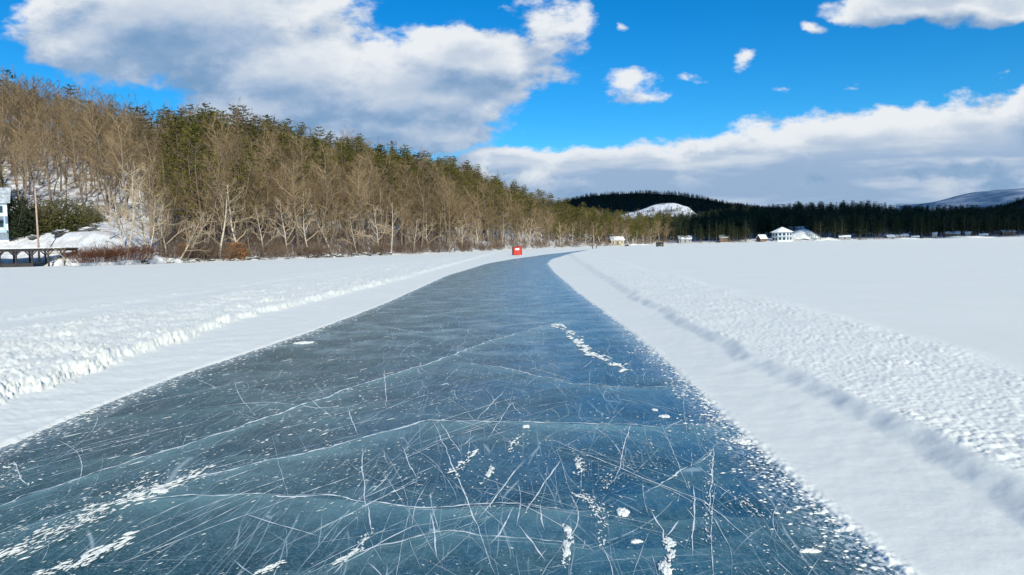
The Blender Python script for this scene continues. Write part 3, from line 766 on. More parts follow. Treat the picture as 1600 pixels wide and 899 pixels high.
def scatter_stuff(name, protos, pts, label):
    """pts: (x, y, z, scale, rz, idx) -> one object made of instanced trees"""
    A = np.array(pts, dtype=np.float32); me = bpy.data.meshes.new(name)
    me.vertices.add(len(A)); me.vertices.foreach_set('co', A[:, :3].ravel())
    for an, c_ in (('tree_scale', 3), ('tree_turn', 4)):
        at = me.attributes.new(an, 'FLOAT', 'POINT'); at.data.foreach_set('value', A[:, c_].copy())
    at = me.attributes.new('tree_kind', 'INT', 'POINT'); at.data.foreach_set('value', A[:, 5].astype(np.int32))
    o = link(name, me); tag(o, label, name.replace('_', ' '), kind='stuff')
    ng = bpy.data.node_groups.new(name, 'GeometryNodeTree')
    ng.interface.new_socket('Geometry', in_out='INPUT', socket_type='NodeSocketGeometry'); ng.interface.new_socket('Geometry', in_out='OUTPUT', socket_type='NodeSocketGeometry')
    N = ng.nodes; Lk = ng.links; gi = N.new('NodeGroupInput'); go = N.new('NodeGroupOutput')
    jo = N.new('GeometryNodeJoinGeometry')
    for pr in protos:
        j2 = N.new('GeometryNodeJoinGeometry')
        for pn, mesh in pr.parts:
            src = [ob for ob in bpy.data.objects if ob.data is mesh]
            so_ = src[0]
            oi = N.new('GeometryNodeObjectInfo'); oi.inputs['Object'].default_value = so_; oi.transform_space = 'ORIGINAL'
            Lk.new(oi.outputs['Geometry'], j2.inputs[0])
        gt = N.new('GeometryNodeGeometryToInstance'); Lk.new(j2.outputs[0], gt.inputs[0]); Lk.new(gt.outputs[0], jo.inputs[0])
    ip = N.new('GeometryNodeInstanceOnPoints'); Lk.new(gi.outputs[0], ip.inputs['Points']); Lk.new(jo.outputs[0], ip.inputs['Instance'])
    ip.inputs['Pick Instance'].default_value = True
    def at_(nm, ty):
        n = N.new('GeometryNodeInputNamedAttribute'); n.data_type = ty; n.inputs['Name'].default_value = nm; return n.outputs['Attribute']
    Lk.new(at_('tree_kind', 'INT'), ip.inputs['Instance Index']); Lk.new(at_('tree_scale', 'FLOAT'), ip.inputs['Scale'])
    cx = N.new('ShaderNodeCombineXYZ'); Lk.new(at_('tree_turn', 'FLOAT'), cx.inputs[2]); Lk.new(cx.outputs[0], ip.inputs['Rotation'])
    Lk.new(ip.outputs[0], go.inputs[0])
    md = o.modifiers.new('scatter', 'NODES'); md.node_group = ng
    return o

random.seed(5)
def pxz(x, y): return 800+1100*x/y
cand = []      # (r, x, y, z, px, u, d)
step = 4.6
r = 95.0
while r < 790:
    stp = 3.85*(1+.35*sstep(180., 500., r)); a = _az(-420)
    while a < _az(1046):
        aa = a+random.uniform(-.5, .5)*stp/r; r2 = r+random.uniform(-.5, .5)*stp; a += stp/r
        s0 = float(shore_r(aa)); q0 = float(np.interp(aa, ra, rq))
        if s0+2.5 < r2 < q0+22: x, y = r2*math.sin(aa), r2*math.cos(aa); cand.append((r2, x, y, pxz(x, y), (r2-s0)/(q0-s0), r2-s0))
    r += stp
bare = []; pines = []
for r, x, y, px, u, d in cand:
    if px < 238 and d < 42: continue
    if px < 275 and d < 42 and random.random() < .5: continue
    if px < 240 and u < .5 and random.random() < .40: continue
    if px < 200: pp = .015+.03*(u > .85)
    elif px < 262: pp = .05 if u < .7 else .22
    elif px < 345: pp = .46 if u > .12 else .06
    elif px < 400: pp = .18 if u < .6 else .5
    elif px < 640: pp = .46 if u > .50 else .22 if u > .25 else .05
    elif px < 860: pp = .54 if u > .40 else .24 if u > .15 else .04
    else: pp = .72 if u > .12 else .25
    if d < 5: pp *= .15
    (pines if random.random() < pp else bare).append((r, x, y, px, u, d))
bare.sort(); pines.sort()
print('forest', len(bare), len(pines))
def pick_label(r, px, u, d, pine):
    return None
nb = 0; stuff_b = []; stuff_p = []
G_B = 'bare hardwoods on the wooded hillside'; G_P = 'pines on the wooded hillside'; G_S = 'pale bare trees along the left shoreline'
for i, (r, x, y, px, u, d) in enumerate(bare):
    z = lz(x, y)-.1; rz = random.uniform(0, 6.28); sc_ = random.uniform(.85, 1.45)*(1.06 if d > 30 else .98)
    if i < 235:
        first = i < len(forest_p); k = i if first else random.randrange(len(forest_p))
        plant(forest_p[k], x, y, z, sc_, rz, 'bare_tree', 'leafless grey-brown hardwood tree in the dense stand on the wooded hillside', 'bare tree', G_B)
    else: stuff_b.append((x, y, z, sc_, rz, random.randrange(6)))
for i, (r, x, y, px, u, d) in enumerate(pines):
    z = lz(x, y)-.1; rz = random.uniform(0, 6.28); sc_ = random.uniform(.80, 1.36)*(.9 if d < 40 else 1)
    if i < 290:
        k = i if i < len(pine_p) else random.randrange(len(pine_p))
        plant(pine_p[k], x, y, z, sc_, rz, 'pine_tree', 'olive green pine standing among bare hardwoods on the wooded hillside', 'pine tree', G_P)
    else: stuff_p.append((x, y, z, sc_, rz, random.randrange(6)))
scatter_stuff('distant_hardwoods', forest_p, stuff_b, 'brown haze of leafless hardwoods covering the upper wooded hillside')
if stuff_p: scatter_stuff('distant_pines', pine_p, stuff_p, 'massed dark pines towards the top and far end of the hillside')
# pale, crooked shoreline trees
a = _az(196); n = 0
while a < _az(1030):
    s0 = float(shore_r(a)); d = random.uniform(.8, 5.5); x, y = (s0+d)*math.sin(a), (s0+d)*math.cos(a)
    if n % 6 == 3: pr, sc_, rz = lean_p[n//6 % 2], random.uniform(.6, 1.0), random.uniform(-.6, .6)+(PI if n % 4 == 1 else 0)
    else: pr, sc_, rz = random.choice(shore_p), random.uniform(.62, 1.08), random.uniform(0, 6.28)
    plant(pr, x, y, lz(x, y)-.1, sc_*1.38, rz, 'bare_tree', 'pale crooked leafless tree leaning at the snowy edge of the left shore', 'bare tree', G_S); n += 1
    a += random.uniform(2.2, 4.6)/s0*(1+.5*(s0 > 200))
print('shore trees', n)

def at_px(px, r, dz=0):
    a = _az(px); x, y = r*math.sin(a), r*math.cos(a); return x, y, lz(x, y)+dz
# single trees one can point at
def special(pr, px, r, sc_, rz, name, label, cat): x, y, z = at_px(px, r, -.1); return plant(pr, x, y, z, sc_, rz, name, label, cat)
special(pine_p[1], 312, 130, 1.15, .4, 'pine_tree', 'broad olive pine low on the slope, nearest pine to the left shore', 'pine tree')
special(pine_p[4], 304, 150, 1.25, 2.0, 'pine_tree', 'tall dense pine directly behind the broad olive pine near the left shore', 'pine tree')
special(shore_p[0], 200, 112, .95, 1.1, 'bare_tree', 'pale slender bare tree rising behind the rust red bush', 'bare tree')
special(shore_p[2], 172, 116, .80, 2.3, 'bare_tree', 'small pale bare tree left of the slender one behind the rust red bush', 'bare tree')
special(shore_p[1], 232, 112, .86, 4.0, 'bare_tree', 'crooked pale bare tree on the bank right of the rust red bush', 'bare tree')
special(lean_p[0], 118, 108, .55, 3.3, 'bare_tree', 'thin dark sapling leaning left beside the end of the boat shelter', 'bare tree')
special(shore_p[3], 252, 116, .7, 5.0, 'bare_tree', 'short bare tree at the right end of the open snowy bank', 'bare tree')
special(lean_p[1], 278, 114, .9, .2, 'bare_tree', 'pale forked bare trunk leaning out to the right over the lake edge', 'bare tree')

# bushes
m_olive = needles('olive_foliage', (.06, .065, .02), (.13, .12, .04)); m_jun = needles('juniper_foliage', (.018, .028, .014), (.04, .05, .022))
m_red = bark('red_twigs', (.085, .032, .014)); m_rust = needles('rusty_leaves', (.20, .085, .03), (.32, .15, .06)); m_brush = bark('brush_twigs', (.15, .105, .075), .4)
def mk_bush(sd, w_, h_, n, leaf, ms, ml, pn1='stem', pn2='foliage'):
    a, b_ = bush(sd, w_, h_, n, leaf=leaf); ps = [(pn1, a.mesh(pn1, ms))]
    if leaf: ps.append((pn2, b_.mesh(pn2, ml)))
    return Proto('bush', ps)
B1 = mk_bush(1, 5.2, 5.2, 14, 2600, m_bark, m_jun); B2 = mk_bush(2, 9.5, 6.2, 26, 4200, m_bark, m_olive); B3 = mk_bush(3, 9.0, 1.9, 280, 0, m_red, m_red)
B4 = mk_bush(4, 4, 3.4, 14, 1500, m_bark, m_rust); B5 = [mk_bush(5+i, 2.6, 1.9, 16, 0, m_brush, m_brush) for i in range(3)]
def bush_at(pr, px, r, s, rz, label, group=None, name='bush', cat='bush'):
    x, y, z = at_px(px, r, -.05); return plant(pr, x, y, z, s, rz, name, label, cat, group)
bush_at(B1, 33, 134, 1.3, 0, 'very dark green juniper bush right beside the white house')
bush_at(B1, 51, 138, .85, 2, 'dark green bush behind the utility pole, right of the juniper')
bush_at(B2, 100, 137, 1.08, 1, 'wide rounded olive green thicket at the back of the snowy yard')
bush_at(B2, 66, 141, .95, 3.3, 'smaller olive thicket between the utility pole and the wide one')
bush_at(B2, 142, 146, .6, 2.1, 'low olive brown thicket at the right end of the yard hedge')
bush_at(B3, 150, 105.5, .85, 0, 'dense rust red twiggy bush at the lake edge, left of the two')
bush_at(B3, 186, 107, 1.1, 2, 'dense rust red twiggy bush at the lake edge, right of the two')
bush_at(B4, 368, 121, 1.0, 0, 'orange brown bush holding dead leaves at the foot of the wood')
bush_at(B4, 288, 118, .7, 2, 'small russet leafy bush under the pale leaning trunks')
a = _az(205); n = 0
while a < _az(1010):
    s0 = float(shore_r(a)); 
    px = 800+1100*math.tan(a); x, y = (s0+random.uniform(.2, 3.5))*math.sin(a), 0; r = s0+random.uniform(.2, 3.5)
    bush_at(random.choice(B5), px, r, random.uniform(.6, 1.15), random.uniform(0, 6), 'low tangle of bare brush at the snowy lake edge under the trees', 'bare brush along the left shore', 'bush', 'brush'); n += 1
    a += random.uniform(1.6, 4.2)/s0
up = []
for k in range(1000):
    px = random.uniform(255, 1040)**1.0; a = _az(px); s0 = float(shore_r(a)); r = s0+1+random.random()**1.6*55; x, y = r*math.sin(a), r*math.cos(a)
    up.append((x, y, lz(x, y)-.1, random.uniform(.6, 1.7), random.uniform(0, 6.28), random.randrange(3)))
scatter_stuff('undergrowth', B5, up, 'tangled leafless undergrowth filling the foot of the wood')

# boulders along the waterline
m_rock = simple('dark_rock', (.10, .095, .09), var=.4, scale=2.5, rough=.9, obj_var=.2, bump=.6, bscale=5)
def rock_mesh(sd):
    random.seed(sd); bm = bmesh.new(); bmesh.ops.create_icosphere(bm, subdivisions=3, radius=1)
    P = np.array([v.co[:] for v in bm.verts]); d = 1+.35*fbm(P[:, 0]+sd*3, P[:, 1]+P[:, 2]*1.7, 1.1, 3)
    for v, k in zip(bm.verts, d): v.co = (v.co.x*k, v.co.y*k*.8, v.co.z*k*.55)
    me = bpy.data.meshes.new('rock'); bm.to_mesh(me); bm.free(); me.materials.append(m_rock)
    me.materials.append(msnow)
    me.update(); me.polygons.foreach_set('material_index', [1 if p.normal.z > .82 else 0 for p in me.polygons]); return me
rocks = [rock_mesh(i) for i in range(4)]; random.seed(77)
for i in range(46):
    px = random.choice((random.uniform(205, 620), random.uniform(205, 900))); a = _az(px); r = float(shore_r(a))+random.uniform(-.1, 1.3)
    x, y, z = at_px(px, r); o = link('rock', rocks[i % 4], loc=(x, y, z+.05), rz=random.uniform(0, 6)); s = random.uniform(.25, .75); o.scale = (s*1.3, s, s)
    tag(o, 'dark snow-capped boulder low on the bank at the left shoreline', 'rock', 'boulders along the left shoreline')
for px, r, s, lb in ((96, 128, 1.5, 'dark snow-topped boulder in front of the olive thicket'), (141, 130, 1.7, 'long dark boulder at the right end of the snowy yard'), (55, 131, .9, 'low dark boulder at the back of the yard behind the utility pole')):
    x, y, z = at_px(px, r); o = link('rock', rocks[1], loc=(x, y, z+.2), rz=px); o.scale = (s*1.3, s*.8, s*.8); tag(o, lb, 'rock')

# ================================================================== far wood across the lake
random.seed(31); pts = []
for k in range(5200):
    px = random.uniform(1036, 1950); a = _az(px); s0 = float(shore_r(a)); q0 = float(np.interp(a, ra, rq))
    r = s0+6+(q0-s0)*random.random()**1.5*1.04
    if 1175 < px < 1262 and r < s0+34: continue
    if r < s0+26 and random.random() < .72: continue
    x, y = r*math.sin(a), r*math.cos(a); pts.append((x, y, lz(x, y)-.2, random.uniform(.7, 1.25), random.uniform(0, 6.28), random.randrange(3)))
for pr in farpine_p:          # three countable firs stand in front of the wood
    px = {0: 1108, 1: 1165, 2: 1282}[farpine_p.index(pr)]; x, y, z = at_px(px, float(shore_r(_az(px)))+7)
    plant(pr, x, y, z, 1.1, 0, 'pine_tree', {0: 'dark pine on the far shore between two small lake houses', 1: 'dark pine on the far shore left of the white octagonal house', 2: 'dark pine on the far shore right of the snowy slope'}[farpine_p.index(pr)], 'pine tree')
scatter_stuff('far_forest', farpine_p, pts, 'dark evergreen forest covering the low hill across the lake')
pts = []
for (aa, R, H, prof, HX, HY, HZ), n_, lo_ in ((d1, 3200, .35), (d4, 900, .5)):
    for k in range(n_):
        i = random.uniform(lo_, 1.0)**.6*38; j = random.uniform(0, HX.shape[1]-2); i0 = int(i); j0 = int(j)
        pts.append((HX[i0, j0]+random.uniform(-6, 6), HY[i0, j0]+random.uniform(-6, 6), HZ[i0, j0]-1.5, random.uniform(.45, .85), random.uniform(0, 6), random.randrange(3)))
scatter_stuff('ridge_forest', farpine_p, pts, 'dark wood covering the distant rounded hill')
pts = []
aa, R, H, prof, HX, HY, HZ = d2
for k in range(800):
    i0 = int(random.random()**1.7*34); j0 = random.randrange(0, 159)
    pts.append((HX[i0, j0]+random.uniform(-4, 4), HY[i0, j0]+random.uniform(-4, 4), HZ[i0, j0]-1, random.uniform(.3, .75), random.uniform(0, 6), random.randrange(6)))
scatter_stuff('clearing_trees', forest_p[:3]+farpine_p, pts, 'sparse bare trees dotted over the lower snowy clearing')

# ================================================================== buildings and built things
m_white = simple('white_siding', (.74, .75, .76), var=.05, scale=4, rough=.6); m_grey = simple('grey_siding', (.30, .31, .33), var=.1); m_tan = simple('tan_siding', (.42, .36, .27), var=.1)
m_brown = simple('brown_siding', (.16, .10, .065), var=.2); m_dkw = simple('dark_stained_wood', (.045, .04, .04), var=.35, scale=8, rough=.8); m_glass, t, b = material('window_glass')
b.inputs['Base Color'].default_value = (.03, .04, .05, 1); b.inputs['Roughness'].default_value = .1
m_rsnow = simple('roof_snow', (.80, .82, .86), var=.05, scale=2, rough=.7, bump=.4, bscale=3); m_shing = simple('grey_shingle', (.20, .21, .22), var=.3, scale=6)
m_blue = simple('pale_blue_trim', (.35, .48, .55), var=.1)
def gable(mb, w_, d_, z0, z1, ov=.4, th=.25, mi=0):
    X_ = w_/2+ov; Y_ = d_/2+ov
    for s in (-1, 1):
        vs = [(-X_, s*Y_, z0), (X_, s*Y_, z0), (X_, 0, z1), (-X_, 0, z1)]; vs += [(x, y, z+th) for x, y, z in vs]
        mb.add(vs, [(0, 1, 2, 3), (4, 7, 6, 5), (0, 4, 5, 1), (1, 5, 6, 2), (3, 2, 6, 7), (0, 3, 7, 4)], mi)
def house(px, r, w_, d_, h_, rh, wall, label, rz=0, storeys=1, group=None, roof=None, porch=True, name='lake_house', base=None, cat='house'):
    x, y, z = at_px(px, r); z = base if base is not None else z
    a = -math.atan2(x, y)+rz
    root = empty(name, (x, y, z), label, cat, group, a)
    if px > 1300: root.scale = (.8, .8, .72)
    mb = MB(); mb.box((0, 0, h_/2-.6), (w_, d_, h_+1.2))
    mb.add([(-w_/2, -d_/2, h_), (-w_/2, d_/2, h_), (-w_/2, 0, h_+rh)], [(0, 1, 2)]); mb.add([(w_/2, -d_/2, h_), (w_/2, d_/2, h_), (w_/2, 0, h_+rh)], [(0, 2, 1)])
    mb.build('wall', wall, root)
    mb = MB(); gable(mb, w_, d_, h_-.15, h_+rh+.02); rf = mb.build('roof', roof or m_rsnow, root)
    mb = MB(); mb.box((w_*.22, d_*.12, h_+rh*1.05), (.6, .6, 1.3)); mb.build('chimney', m_brown, rf)
    for s in range(storeys):
        zz = 1.3+s*2.6; nw = max(2, int(w_/2.6))
        for k in range(nw):
            if s == 0 and k == nw//2: continue
            xx = -w_/2+w_*(k+.5)/nw; mb = MB(); mb.box((xx, -d_/2-.03, zz+.1), (1.05, .08, 1.25)); wn = mb.build('window', m_white if wall is not m_white else m_grey, root)
            mb = MB(); mb.box((xx, -d_/2-.06, zz+.1), (.85, .08, 1.05)); mb.build('pane', m_glass, wn)
    k = (max(2, int(w_/2.6))//2); xx = -w_/2+w_*(k+.5)/max(2, int(w_/2.6)); mb = MB(); mb.box((xx, -d_/2-.04, 1.05), (1.0, .1, 2.1)); dr = mb.build('door', m_brown, root)
    mb = MB(); mb.box((xx+.36, -d_/2-.12, 1.0), (.06, .08, .12)); mb.build('handle', m_grey, dr)
    return root
def hr(px, extra): return float(shore_r(_az(px)))+extra
house(963, hr(963, 10), 8, 6, 2.6, 2.0, m_tan, 'small tan house with snowy roof where the near wood meets the lake', .3)
house(1070, hr(1070, 12), 9, 7, 2.6, 2.2, m_grey, 'small grey snow-roofed house, leftmost on the far shore', .1)
house(1132, hr(1132, 12), 7, 6, 2.8, 1.8, m_brown, 'small brown snow-roofed cabin under dark trees between grey and white houses')
house(1190, hr(1190, 9), 5, 6, 2.0, 2.6, m_brown, 'little dark cabin with steep snowy roof just left of the white octagonal house', .5)
house(1241, hr(1241, 52), 13, 9, 4.6, 2.6, m_tan, 'large brown two-storey house above the white octagonal house', .15, 2)
house(1320, hr(1320, 9), 9, 6, 2.3, 1.3, m_grey, 'long low snow-roofed house by the far shore right of the snowy slope')
house(1342, hr(1342, 60), 8, 6, 2.6, 1.5, m_brown, 'dark house high in the far wood with one pale roof showing', .2)
for i, (px, w_) in enumerate(((1390, 6), (1401, 6.5), (1412, 6))):
    house(px, hr(px, 10+i), w_, 6, 2.2, 1.8, m_grey, ('leftmost', 'middle', 'rightmost')[i]+' of three small snow-roofed cabins in a row on the far shore', .35, group='row of three cabins on the far shore')
house(1487, hr(1487, 14), 12, 7, 3.0, 2.0, m_brown, 'wide dark house with broken snowy roofline at the right part of the far shore', .2)
house(1460, hr(1460, 8), 4, 6, 4.2, 1.6, m_grey, 'narrow tall pale house at the far waterline left of the wide dark one', 0, 2)
house(1512, hr(1512, 8), 4, 5, 3.6, 1.4, m_grey, 'narrow pale house at the far waterline right of the wide dark one', 0, 1)
house(1536, hr(1536, 8), 7, 5, 2.4, 1.4, m_grey, 'low grey house at the far waterline second from the right edge', .1)
house(1574, hr(1574, 16), 11, 7, 3.4, 2.0, m_brown, 'dark house with bright snowy roof nearest the right edge of the picture', .3)
house(1430, hr(1430, 6), 6, 4, 1.8, 1.2, m_grey, 'low pale boathouse right of the three cabins on the far shore')
# white octagonal house
x, y, z = at_px(1222, hr(1222, 10)); R_ = 7.2
root = empty('octagonal_house', (x, y, z-.2), 'white octagonal lake house with broad pointed snowy roof and two rows of dark windows', 'house', rz=-math.atan2(x, y))
def ngon_prism(mb, n, r0, r1, z0, z1, off=.5):
    vs = [(math.cos((i+off)*2*PI/n)*r0, math.sin((i+off)*2*PI/n)*r0, z0) for i in range(n)]+[(math.cos((i+off)*2*PI/n)*r1, math.sin((i+off)*2*PI/n)*r1, z1) for i in range(n)]
    mb.add(vs, [(i, (i+1) % n, n+(i+1) % n, n+i) for i in range(n)]+[tuple(range(n))[::-1], tuple(range(n, 2*n))])
mb = MB(); ngon_prism(mb, 8, R_, R_, -.8, 6.2); mb.build('wall', m_white, root)
mb = MB(); ngon_prism(mb, 8, R_+1.6, .15, 6.2, 10.0); mb.build('roof', m_rsnow, root)
mb = MB(); ngon_prism(mb, 8, R_+1.1, R_+1.1, 3.0, 3.25); mb.build('balcony', m_blue, root)
for s in (0, 1):
    for i in range(8):
        a = i*PI/4; ap = R_*math.cos(PI/8)
        for q in (-1.35, 1.35):
            mb = MB(); cx, cy = math.cos(a)*(ap+.03)-math.sin(a)*q, math.sin(a)*(ap+.03)+math.cos(a)*q
            mb.box((cx, cy, 1.5+3.1*s), (.10, 2.0, 1.9), rz=a); wn = mb.build('window', m_blue, root)
            mb = MB(); mb.box((math.cos(a)*(ap+.07)-math.sin(a)*q, math.sin(a)*(ap+.07)+math.cos(a)*q, 1.5+3.1*s), (.10, 1.7, 1.6), rz=a); mb.build('pane', m_glass, wn)
# snowy slope beside it
def mound(px, r, w_, d_, h_, label, name='snow_slope'):
    x, y, z = at_px(px, r); n = 40; g_ = np.linspace(-1, 1, n); GX, GY = np.meshgrid(g_, g_, indexing='ij')
    rr = np.hypot(GX, GY); HZ_ = h_*np.clip(1-rr**1.6, -.1, 1)+fbm(GX*9, GY*9+px, 3, 3)*.5
    a = -math.atan2(x, y); me = mesh_np(name, np.stack([GX*w_, GY*d_, HZ_-.5], -1).reshape(-1, 3), grid_faces(n, n)[:, ::-1], mats=[msnow])
    o = struct(name, me, label); o.location = (x, y, z-.4); o.rotation_euler.z = a; return o
mound(1254, hr(1254, 36), 15, 26, 7.5, 'open snow-covered slope below the brown two-storey house'); mound(1290, hr(1290, 12), 12, 8, 2.2, 'low snow bank right of the open slope')
mound(985, hr(985, 5), 16, 7, 1.4, 'low snowy bank in front of the tan house'); mound(1410, hr(1410, 4), 22, 5, 1.5, 'snow bank under the three cabins'); mound(1500, hr(1500, 4), 22, 5, 1.4, 'snow bank under the wide dark house')

# white house at the left edge
x, y, z = at_px(-41, 135); root = empty('farmhouse', (x, y, z+.9), 'white two-storey house with grey snow-dusted roof, cut by the left picture edge', 'house', rz=.55); root.scale = (.84, .84, .80)
Wd, Dp, Hh = 11, 7.5, 5.3
mb = MB(); mb.box((0, 0, Hh/2-1.2), (Wd, Dp, Hh+2.4)); mb.add([(-Wd/2, -Dp/2, Hh), (-Wd/2, Dp/2, Hh), (-Wd/2, 0, Hh+2.8)], [(0, 1, 2)]); mb.add([(Wd/2, -Dp/2, Hh), (Wd/2, Dp/2, Hh), (Wd/2, 0, Hh+2.8)], [(0, 2, 1)])
mb.build('wall', m_white, root)
m_roofmix = simple('snow_dusted_roof', (.42, .45, .48), var=.35, scale=1.5)
mb = MB(); gable(mb, Wd, Dp, Hh-.2, Hh+2.85, .55, .2); rf = mb.build('roof', m_roofmix, root); mb = MB(); mb.box((-2.5, .2, Hh+3.1), (.7, .7, 1.8)); mb.build('chimney', m_brown, rf)
mb = MB(); mb.box((0, -Dp/2-1.1, 2.65), (Wd-.2, 2.3, .16), rx=.0); pr_ = mb.build('porch_roof', m_rsnow, root)
for xx in (-5.2, -2.6, 0, 2.6, 5.2):
    mb = MB(); mb.box((xx, -Dp/2-2.1, 1.0), (.22, .22, 3.1)); mb.build('porch_post', m_blue, root)
mb = MB(); mb.box((0, -Dp/2-1.1, -.25), (Wd-.2, 2.3, .5)); mb.build('porch_floor', m_blue, root)
for zz, hh in ((1.25, 1.5), (3.95, 1.5)):
    for xx in (-4.3, -2.2, 0, 2.2, 4.3):
        mb = MB(); mb.box((xx, -Dp/2-.04, zz), (1.35, .1, hh)); wn = mb.build('window', m_blue, root); mb = MB(); mb.box((xx, -Dp/2-.08, zz), (1.1, .1, hh-.25)); mb.build('pane', m_glass, wn)
for yy_ in (-1.8, 1.8):
    mb = MB(); mb.box((Wd/2+.04, yy_, 3.95), (.1, 1.2, 1.5)); wn = mb.build('window', m_blue, root); mb = MB(); mb.box((Wd/2+.08, yy_, 3.95), (.1, 1.0, 1.25)); mb.build('pane', m_glass, wn)

# open boat shelter with Y-braced posts
x, y = gnd(52, 418); zt = 2.35
root = empty('boat_shelter', (x, y, LAKE), 'long low flat-roofed boat shelter on dark braced posts at the left lake edge', 'boat shelter', rz=.10)
mb = MB(); mb.box((-2.6, 1.4, zt+.02), (14.0, 3.6, .16)); mb.build('roof', m_dkw, root)
mb = MB(); mb.box((-2.6, 1.4, zt+.135), (13.9, 3.5, .07)); mb.build('roof_snow', m_rsnow, root)
for k in range(7):
    xx = 4.15-k*2.05
    for yy_ in (-.2, 3.0):
        mb = MB(); mb.box((xx, yy_, zt/2-.25), (.19, .19, zt+.35)); po = mb.build('post', m_dkw, root)
        mb = MB()
        if k > 0: mb.bar((xx, yy_, zt-.85), (xx+.72, yy_, zt-.1), .12)
        if k < 6: mb.bar((xx, yy_, zt-.85), (xx-.72, yy_, zt-.1), .12)
        mb.build('brace', m_dkw, po)
for yy_ in (-.2, 3.0):
    mb = MB(); mb.box((-2.0, yy_, zt-.16), (12.6, .15, .2)); mb.build('beam', m_dkw, root)
mb = MB(); mb.box((-4.4, 1.4, .42), (8.6, 3.0, .16)); mb.box((-4.4, -.12, .2), (8.6, .12, .45)); mb.build('deck', m_dkw, root)
mb = MB(); mb.box((-6.6, -.95, .30), (4.6, .9, .12)); mb.box((-6.6, -1.3, .12), (4.6, .12, .12)); mb.build('step', m_dkw, root)
# covered canoe under the shelter
x2, y2 = gnd(38, 417.0); cb = MB(); n = 9
for i in range(n):
    s = i/(n-1)*2-1; wd = .46*(1-abs(s)**2.2)+.02; ht = .36+.12*abs(s)**3
    for j in range(7):
        q = PI*j/6; cb.v.append((s*2.2, math.cos(q)*wd, math.sin(q)*ht))
for i in range(n-1):
    for j in range(6): cb.f.append([i*7+j, i*7+j+1, (i+1)*7+j+1, (i+1)*7+j]); cb.mi.append(0)
o = cb.build('canoe', simple('grey_hull', (.35, .36, .38)), loc=(x2, y2+2.1, LAKE+.52), rz=.15, smooth=True); tag(o, 'overturned grey canoe lying on the deck under the boat shelter', 'canoe')

# utility pole
x, y, z = at_px(60, 119); root = empty('utility_pole', (x, y, z-.3), 'tall bare wooden utility pole standing in the snowy yard behind the boat shelter', 'utility pole')
mb = MB(); mb.tube([Vector((0, 0, 0)), Vector((.02, 0, 5)), Vector((0, 0, 10.6))], [.14, .12, .09], 10); mb.build('pole', simple('weathered_pole', (.42, .30, .23), var=.2, scale=4), root, smooth=True)
mb = MB(); mb.tube([Vector((0, -.02, 8.7)), Vector((0, -.25, 8.8)), Vector((0, -.5, 8.75))], [.03, .03, .03], 5); mb.tube([Vector((0, -.5, 8.6)), Vector((0, -.5, 8.85))], [.12, .07], 8); mb.build('lamp_arm', m_grey, root)

# red ice-fishing shanty
x, y = gnd(808, 398.5, LAKE); root = empty('fishing_shanty', (x, y, LAKE), 'small bright red ice fishing shanty with a white panel beside the track', 'ice shanty', rz=.10); root.scale = (.80, .80, .82)
m_red2 = simple('red_canvas', (.50, .035, .02), var=.12, scale=3, rough=.6); m_red3 = simple('dark_red_canvas', (.30, .02, .012), var=.12, scale=3, rough=.6)
mb = MB(); a0 = .80
vs = [(-a0, -a0, 0), (a0, -a0, 0), (a0, a0, 0), (-a0, a0, 0), (-a0*.96, -a0*.96, 1.42), (a0*.96, -a0*.96, 1.62), (a0*.96, a0*.96, 1.62), (-a0*.96, a0*.96, 1.42)]
mb.add(vs, [(0, 1, 5, 4), (1, 2, 6, 5), (2, 3, 7, 6), (3, 0, 4, 7), (0, 3, 2, 1), (4, 5, 6, 7)]); mb.build('wall', m_red2, root)
mb = MB(); vs = [(-.92, -.92, 1.44), (.92, -.92, 1.66), (.92, .92, 1.66), (-.92, .92, 1.44)]; vs += [(x_, y_, z_+.07) for x_, y_, z_ in vs]
mb.add(vs, [(0, 3, 2, 1), (4, 5, 6, 7), (0, 1, 5, 4), (1, 2, 6, 5), (2, 3, 7, 6), (3, 0, 4, 7)]); mb.build('roof', m_red3, root)
mb = MB()
for sx in (-1, 1):
    for sy in (-1, 1): mb.bar((sx*.83, sy*.83, 0), (sx*.81, sy*.81, 1.43+.1*(sx+1)), .09)
mb.build('frame', m_red3, root)
mb = MB(); mb.box((-.05, -.83, 1.10), (.78, .05, .36)); mb.build('panel', m_white, root)
mb = MB(); mb.box((-.05, -.83, .42), (.66, .04, .78)); dr = mb.build('door', m_red2, root); mb = MB(); mb.box((.2, -.87, .45), (.05, .05, .14)); mb.build('handle', m_grey, dr)
# dark shanty out on the ice
x, y = gnd(1031, 385.6, LAKE); root = empty('fishing_shanty', (x, y, LAKE), 'low dark green ice fishing shack alone on the far lake snow', 'ice shanty')
m_dg = simple('dark_green_paint', (.03, .045, .035)); mb = MB(); mb.box((0, 0, .62), (2.3, 1.7, 1.05)); mb.build('wall', m_dg, root)
mb = MB(); gable(mb, 2.3, 1.7, 1.12, 1.5, .12, .06); mb.build('roof', m_dkw, root); mb = MB(); mb.box((-1, 0, .06), (.12, 1.9, .12)); mb.box((1, 0, .06), (.12, 1.9, .12)); mb.build('runner', m_dkw, root)
mb = MB(); mb.box((.4, -.87, .6), (.55, .05, .85)); mb.build('door', m_brown, root)
x, y = gnd(980, 384.9, LAKE); root = empty('snow_machine', (x, y, LAKE), 'tiny dark snowmobile parked on the lake before the tan house', 'snowmobile', rz=.3)
mb = MB(); mb.box((-.2, 0, .35), (1.9, .5, .35)); mb.build('body', m_dkw, root, smooth=False); mb = MB(); mb.box((-.3, 0, .62), (1.1, .38, .2)); mb.build('seat', m_dkw, root)
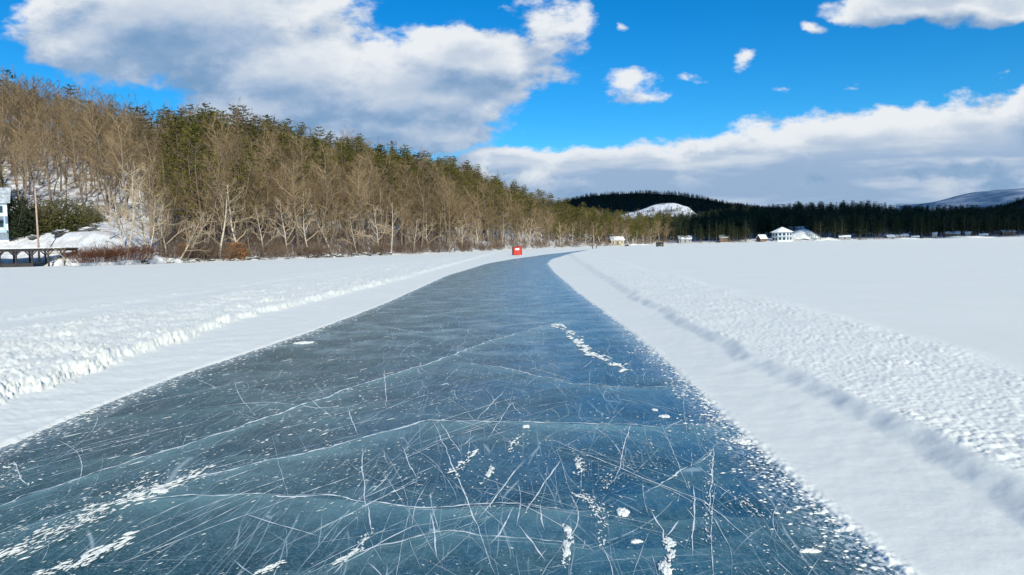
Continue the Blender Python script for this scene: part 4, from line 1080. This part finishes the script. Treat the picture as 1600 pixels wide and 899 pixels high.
mb = MB(); mb.bar((.7, 0, .5), (.35, 0, 1.0), .05); mb.bar((.35, -.35, 1.0), (.35, .35, 1.0), .05); mb.build('handlebar', m_dkw, root)
for s in (-.42, .42):
    mb = MB(); mb.bar((.2, s, .06), (1.5, s, .06), .14, .05); mb.bar((1.5, s, .06), (1.75, s, .25), .14, .05); mb.build('ski', m_dkw, root)
mb = MB(); mb.box((-.5, 0, .14), (1.5, .38, .26)); mb.build('track', m_dkw, root)
for i, (px, py) in enumerate(((926, 388.6), (931.5, 388.4))):
    x, y = gnd(px, py, LAKE); mb = MB(); mb.tube([Vector((0, 0, -.2)), Vector((.02, 0, .4)), Vector((0, .02, .98))], [.17, .15, .12], 7)
    o = mb.build('marker_post', m_dkw, loc=(x, y, LAKE)); tag(o, ('left', 'right')[i]+' of two short dark posts standing in snow at the bend of the track', 'post', 'two dark posts at the bend')

# ================================================================== the cloud added out of view, outlined to shade the far shore
def cloud(ground, height, label, centre, thick=55):
    k = height/math.tan(SUN_EL); ox, oy = math.sin(SUN_AZ)*k, math.cos(SUN_AZ)*k
    n = 120; P = np.array(ground, float); c = np.array(centre, float)
    ang = np.arctan2(P[:, 1]-c[1], P[:, 0]-c[0]); rad = np.hypot(P[:, 0]-c[0], P[:, 1]-c[1]); o_ = np.argsort(ang); ang = ang[o_]; rad = rad[o_]
    th = np.linspace(-PI, PI, n, endpoint=False)
    rr = np.interp(th, np.concatenate([ang-2*PI, ang, ang+2*PI]), np.tile(rad, 3))
    rings = np.concatenate([np.linspace(.02, 1, 26), np.linspace(1, .02, 26)])
    TH, Q = np.meshgrid(th, rings); up = np.arange(len(rings))[:, None] < 26
    edge = 1+.05*fbm(np.cos(TH)*4, np.sin(TH)*4, 1, 4)
    CX = c[0]+ox+np.cos(TH)*rr*Q*edge; CY = c[1]+oy+np.sin(TH)*rr*Q*edge
    hp = np.sqrt(np.clip(1-Q**2, 0, 1)); CZ = height+np.where(up, -hp*.25*thick, hp*thick)*(1+.5*fbm(CX, CY, 120, 4))
    o = struct('cloud', mesh_np('cloud', np.stack([CX, CY, CZ], -1).reshape(-1, 3), grid_faces(len(rings), n, wrap=True), mats=[m_shade_cloud]), label); return o
m_shade_cloud = simple('shade_cloud_white', (.85, .86, .88), var=.03, scale=.02, rough=1)
def pr_(px, r): a = _az(px); return (r*math.sin(a), r*math.cos(a))
cloud([pr_(1048, 548), pr_(1130, 538), pr_(1200, 546), pr_(1226, 592), pr_(1300, 596), pr_(1322, 553), pr_(1500, 612), pr_(1650, 678), pr_(1900, 760), pr_(1950, 1200), pr_(1800, 2600), pr_(1500, 2500), pr_(1100, 2100), pr_(930, 1900), pr_(850, 1750), pr_(830, 1420), pr_(1000, 1360), pr_(1120, 1250), pr_(1130, 960), pr_(1100, 860), pr_(1052, 800), pr_(1046, 700)], 620, 'added out-of-view cloud shading the far shore', (820, 1230))
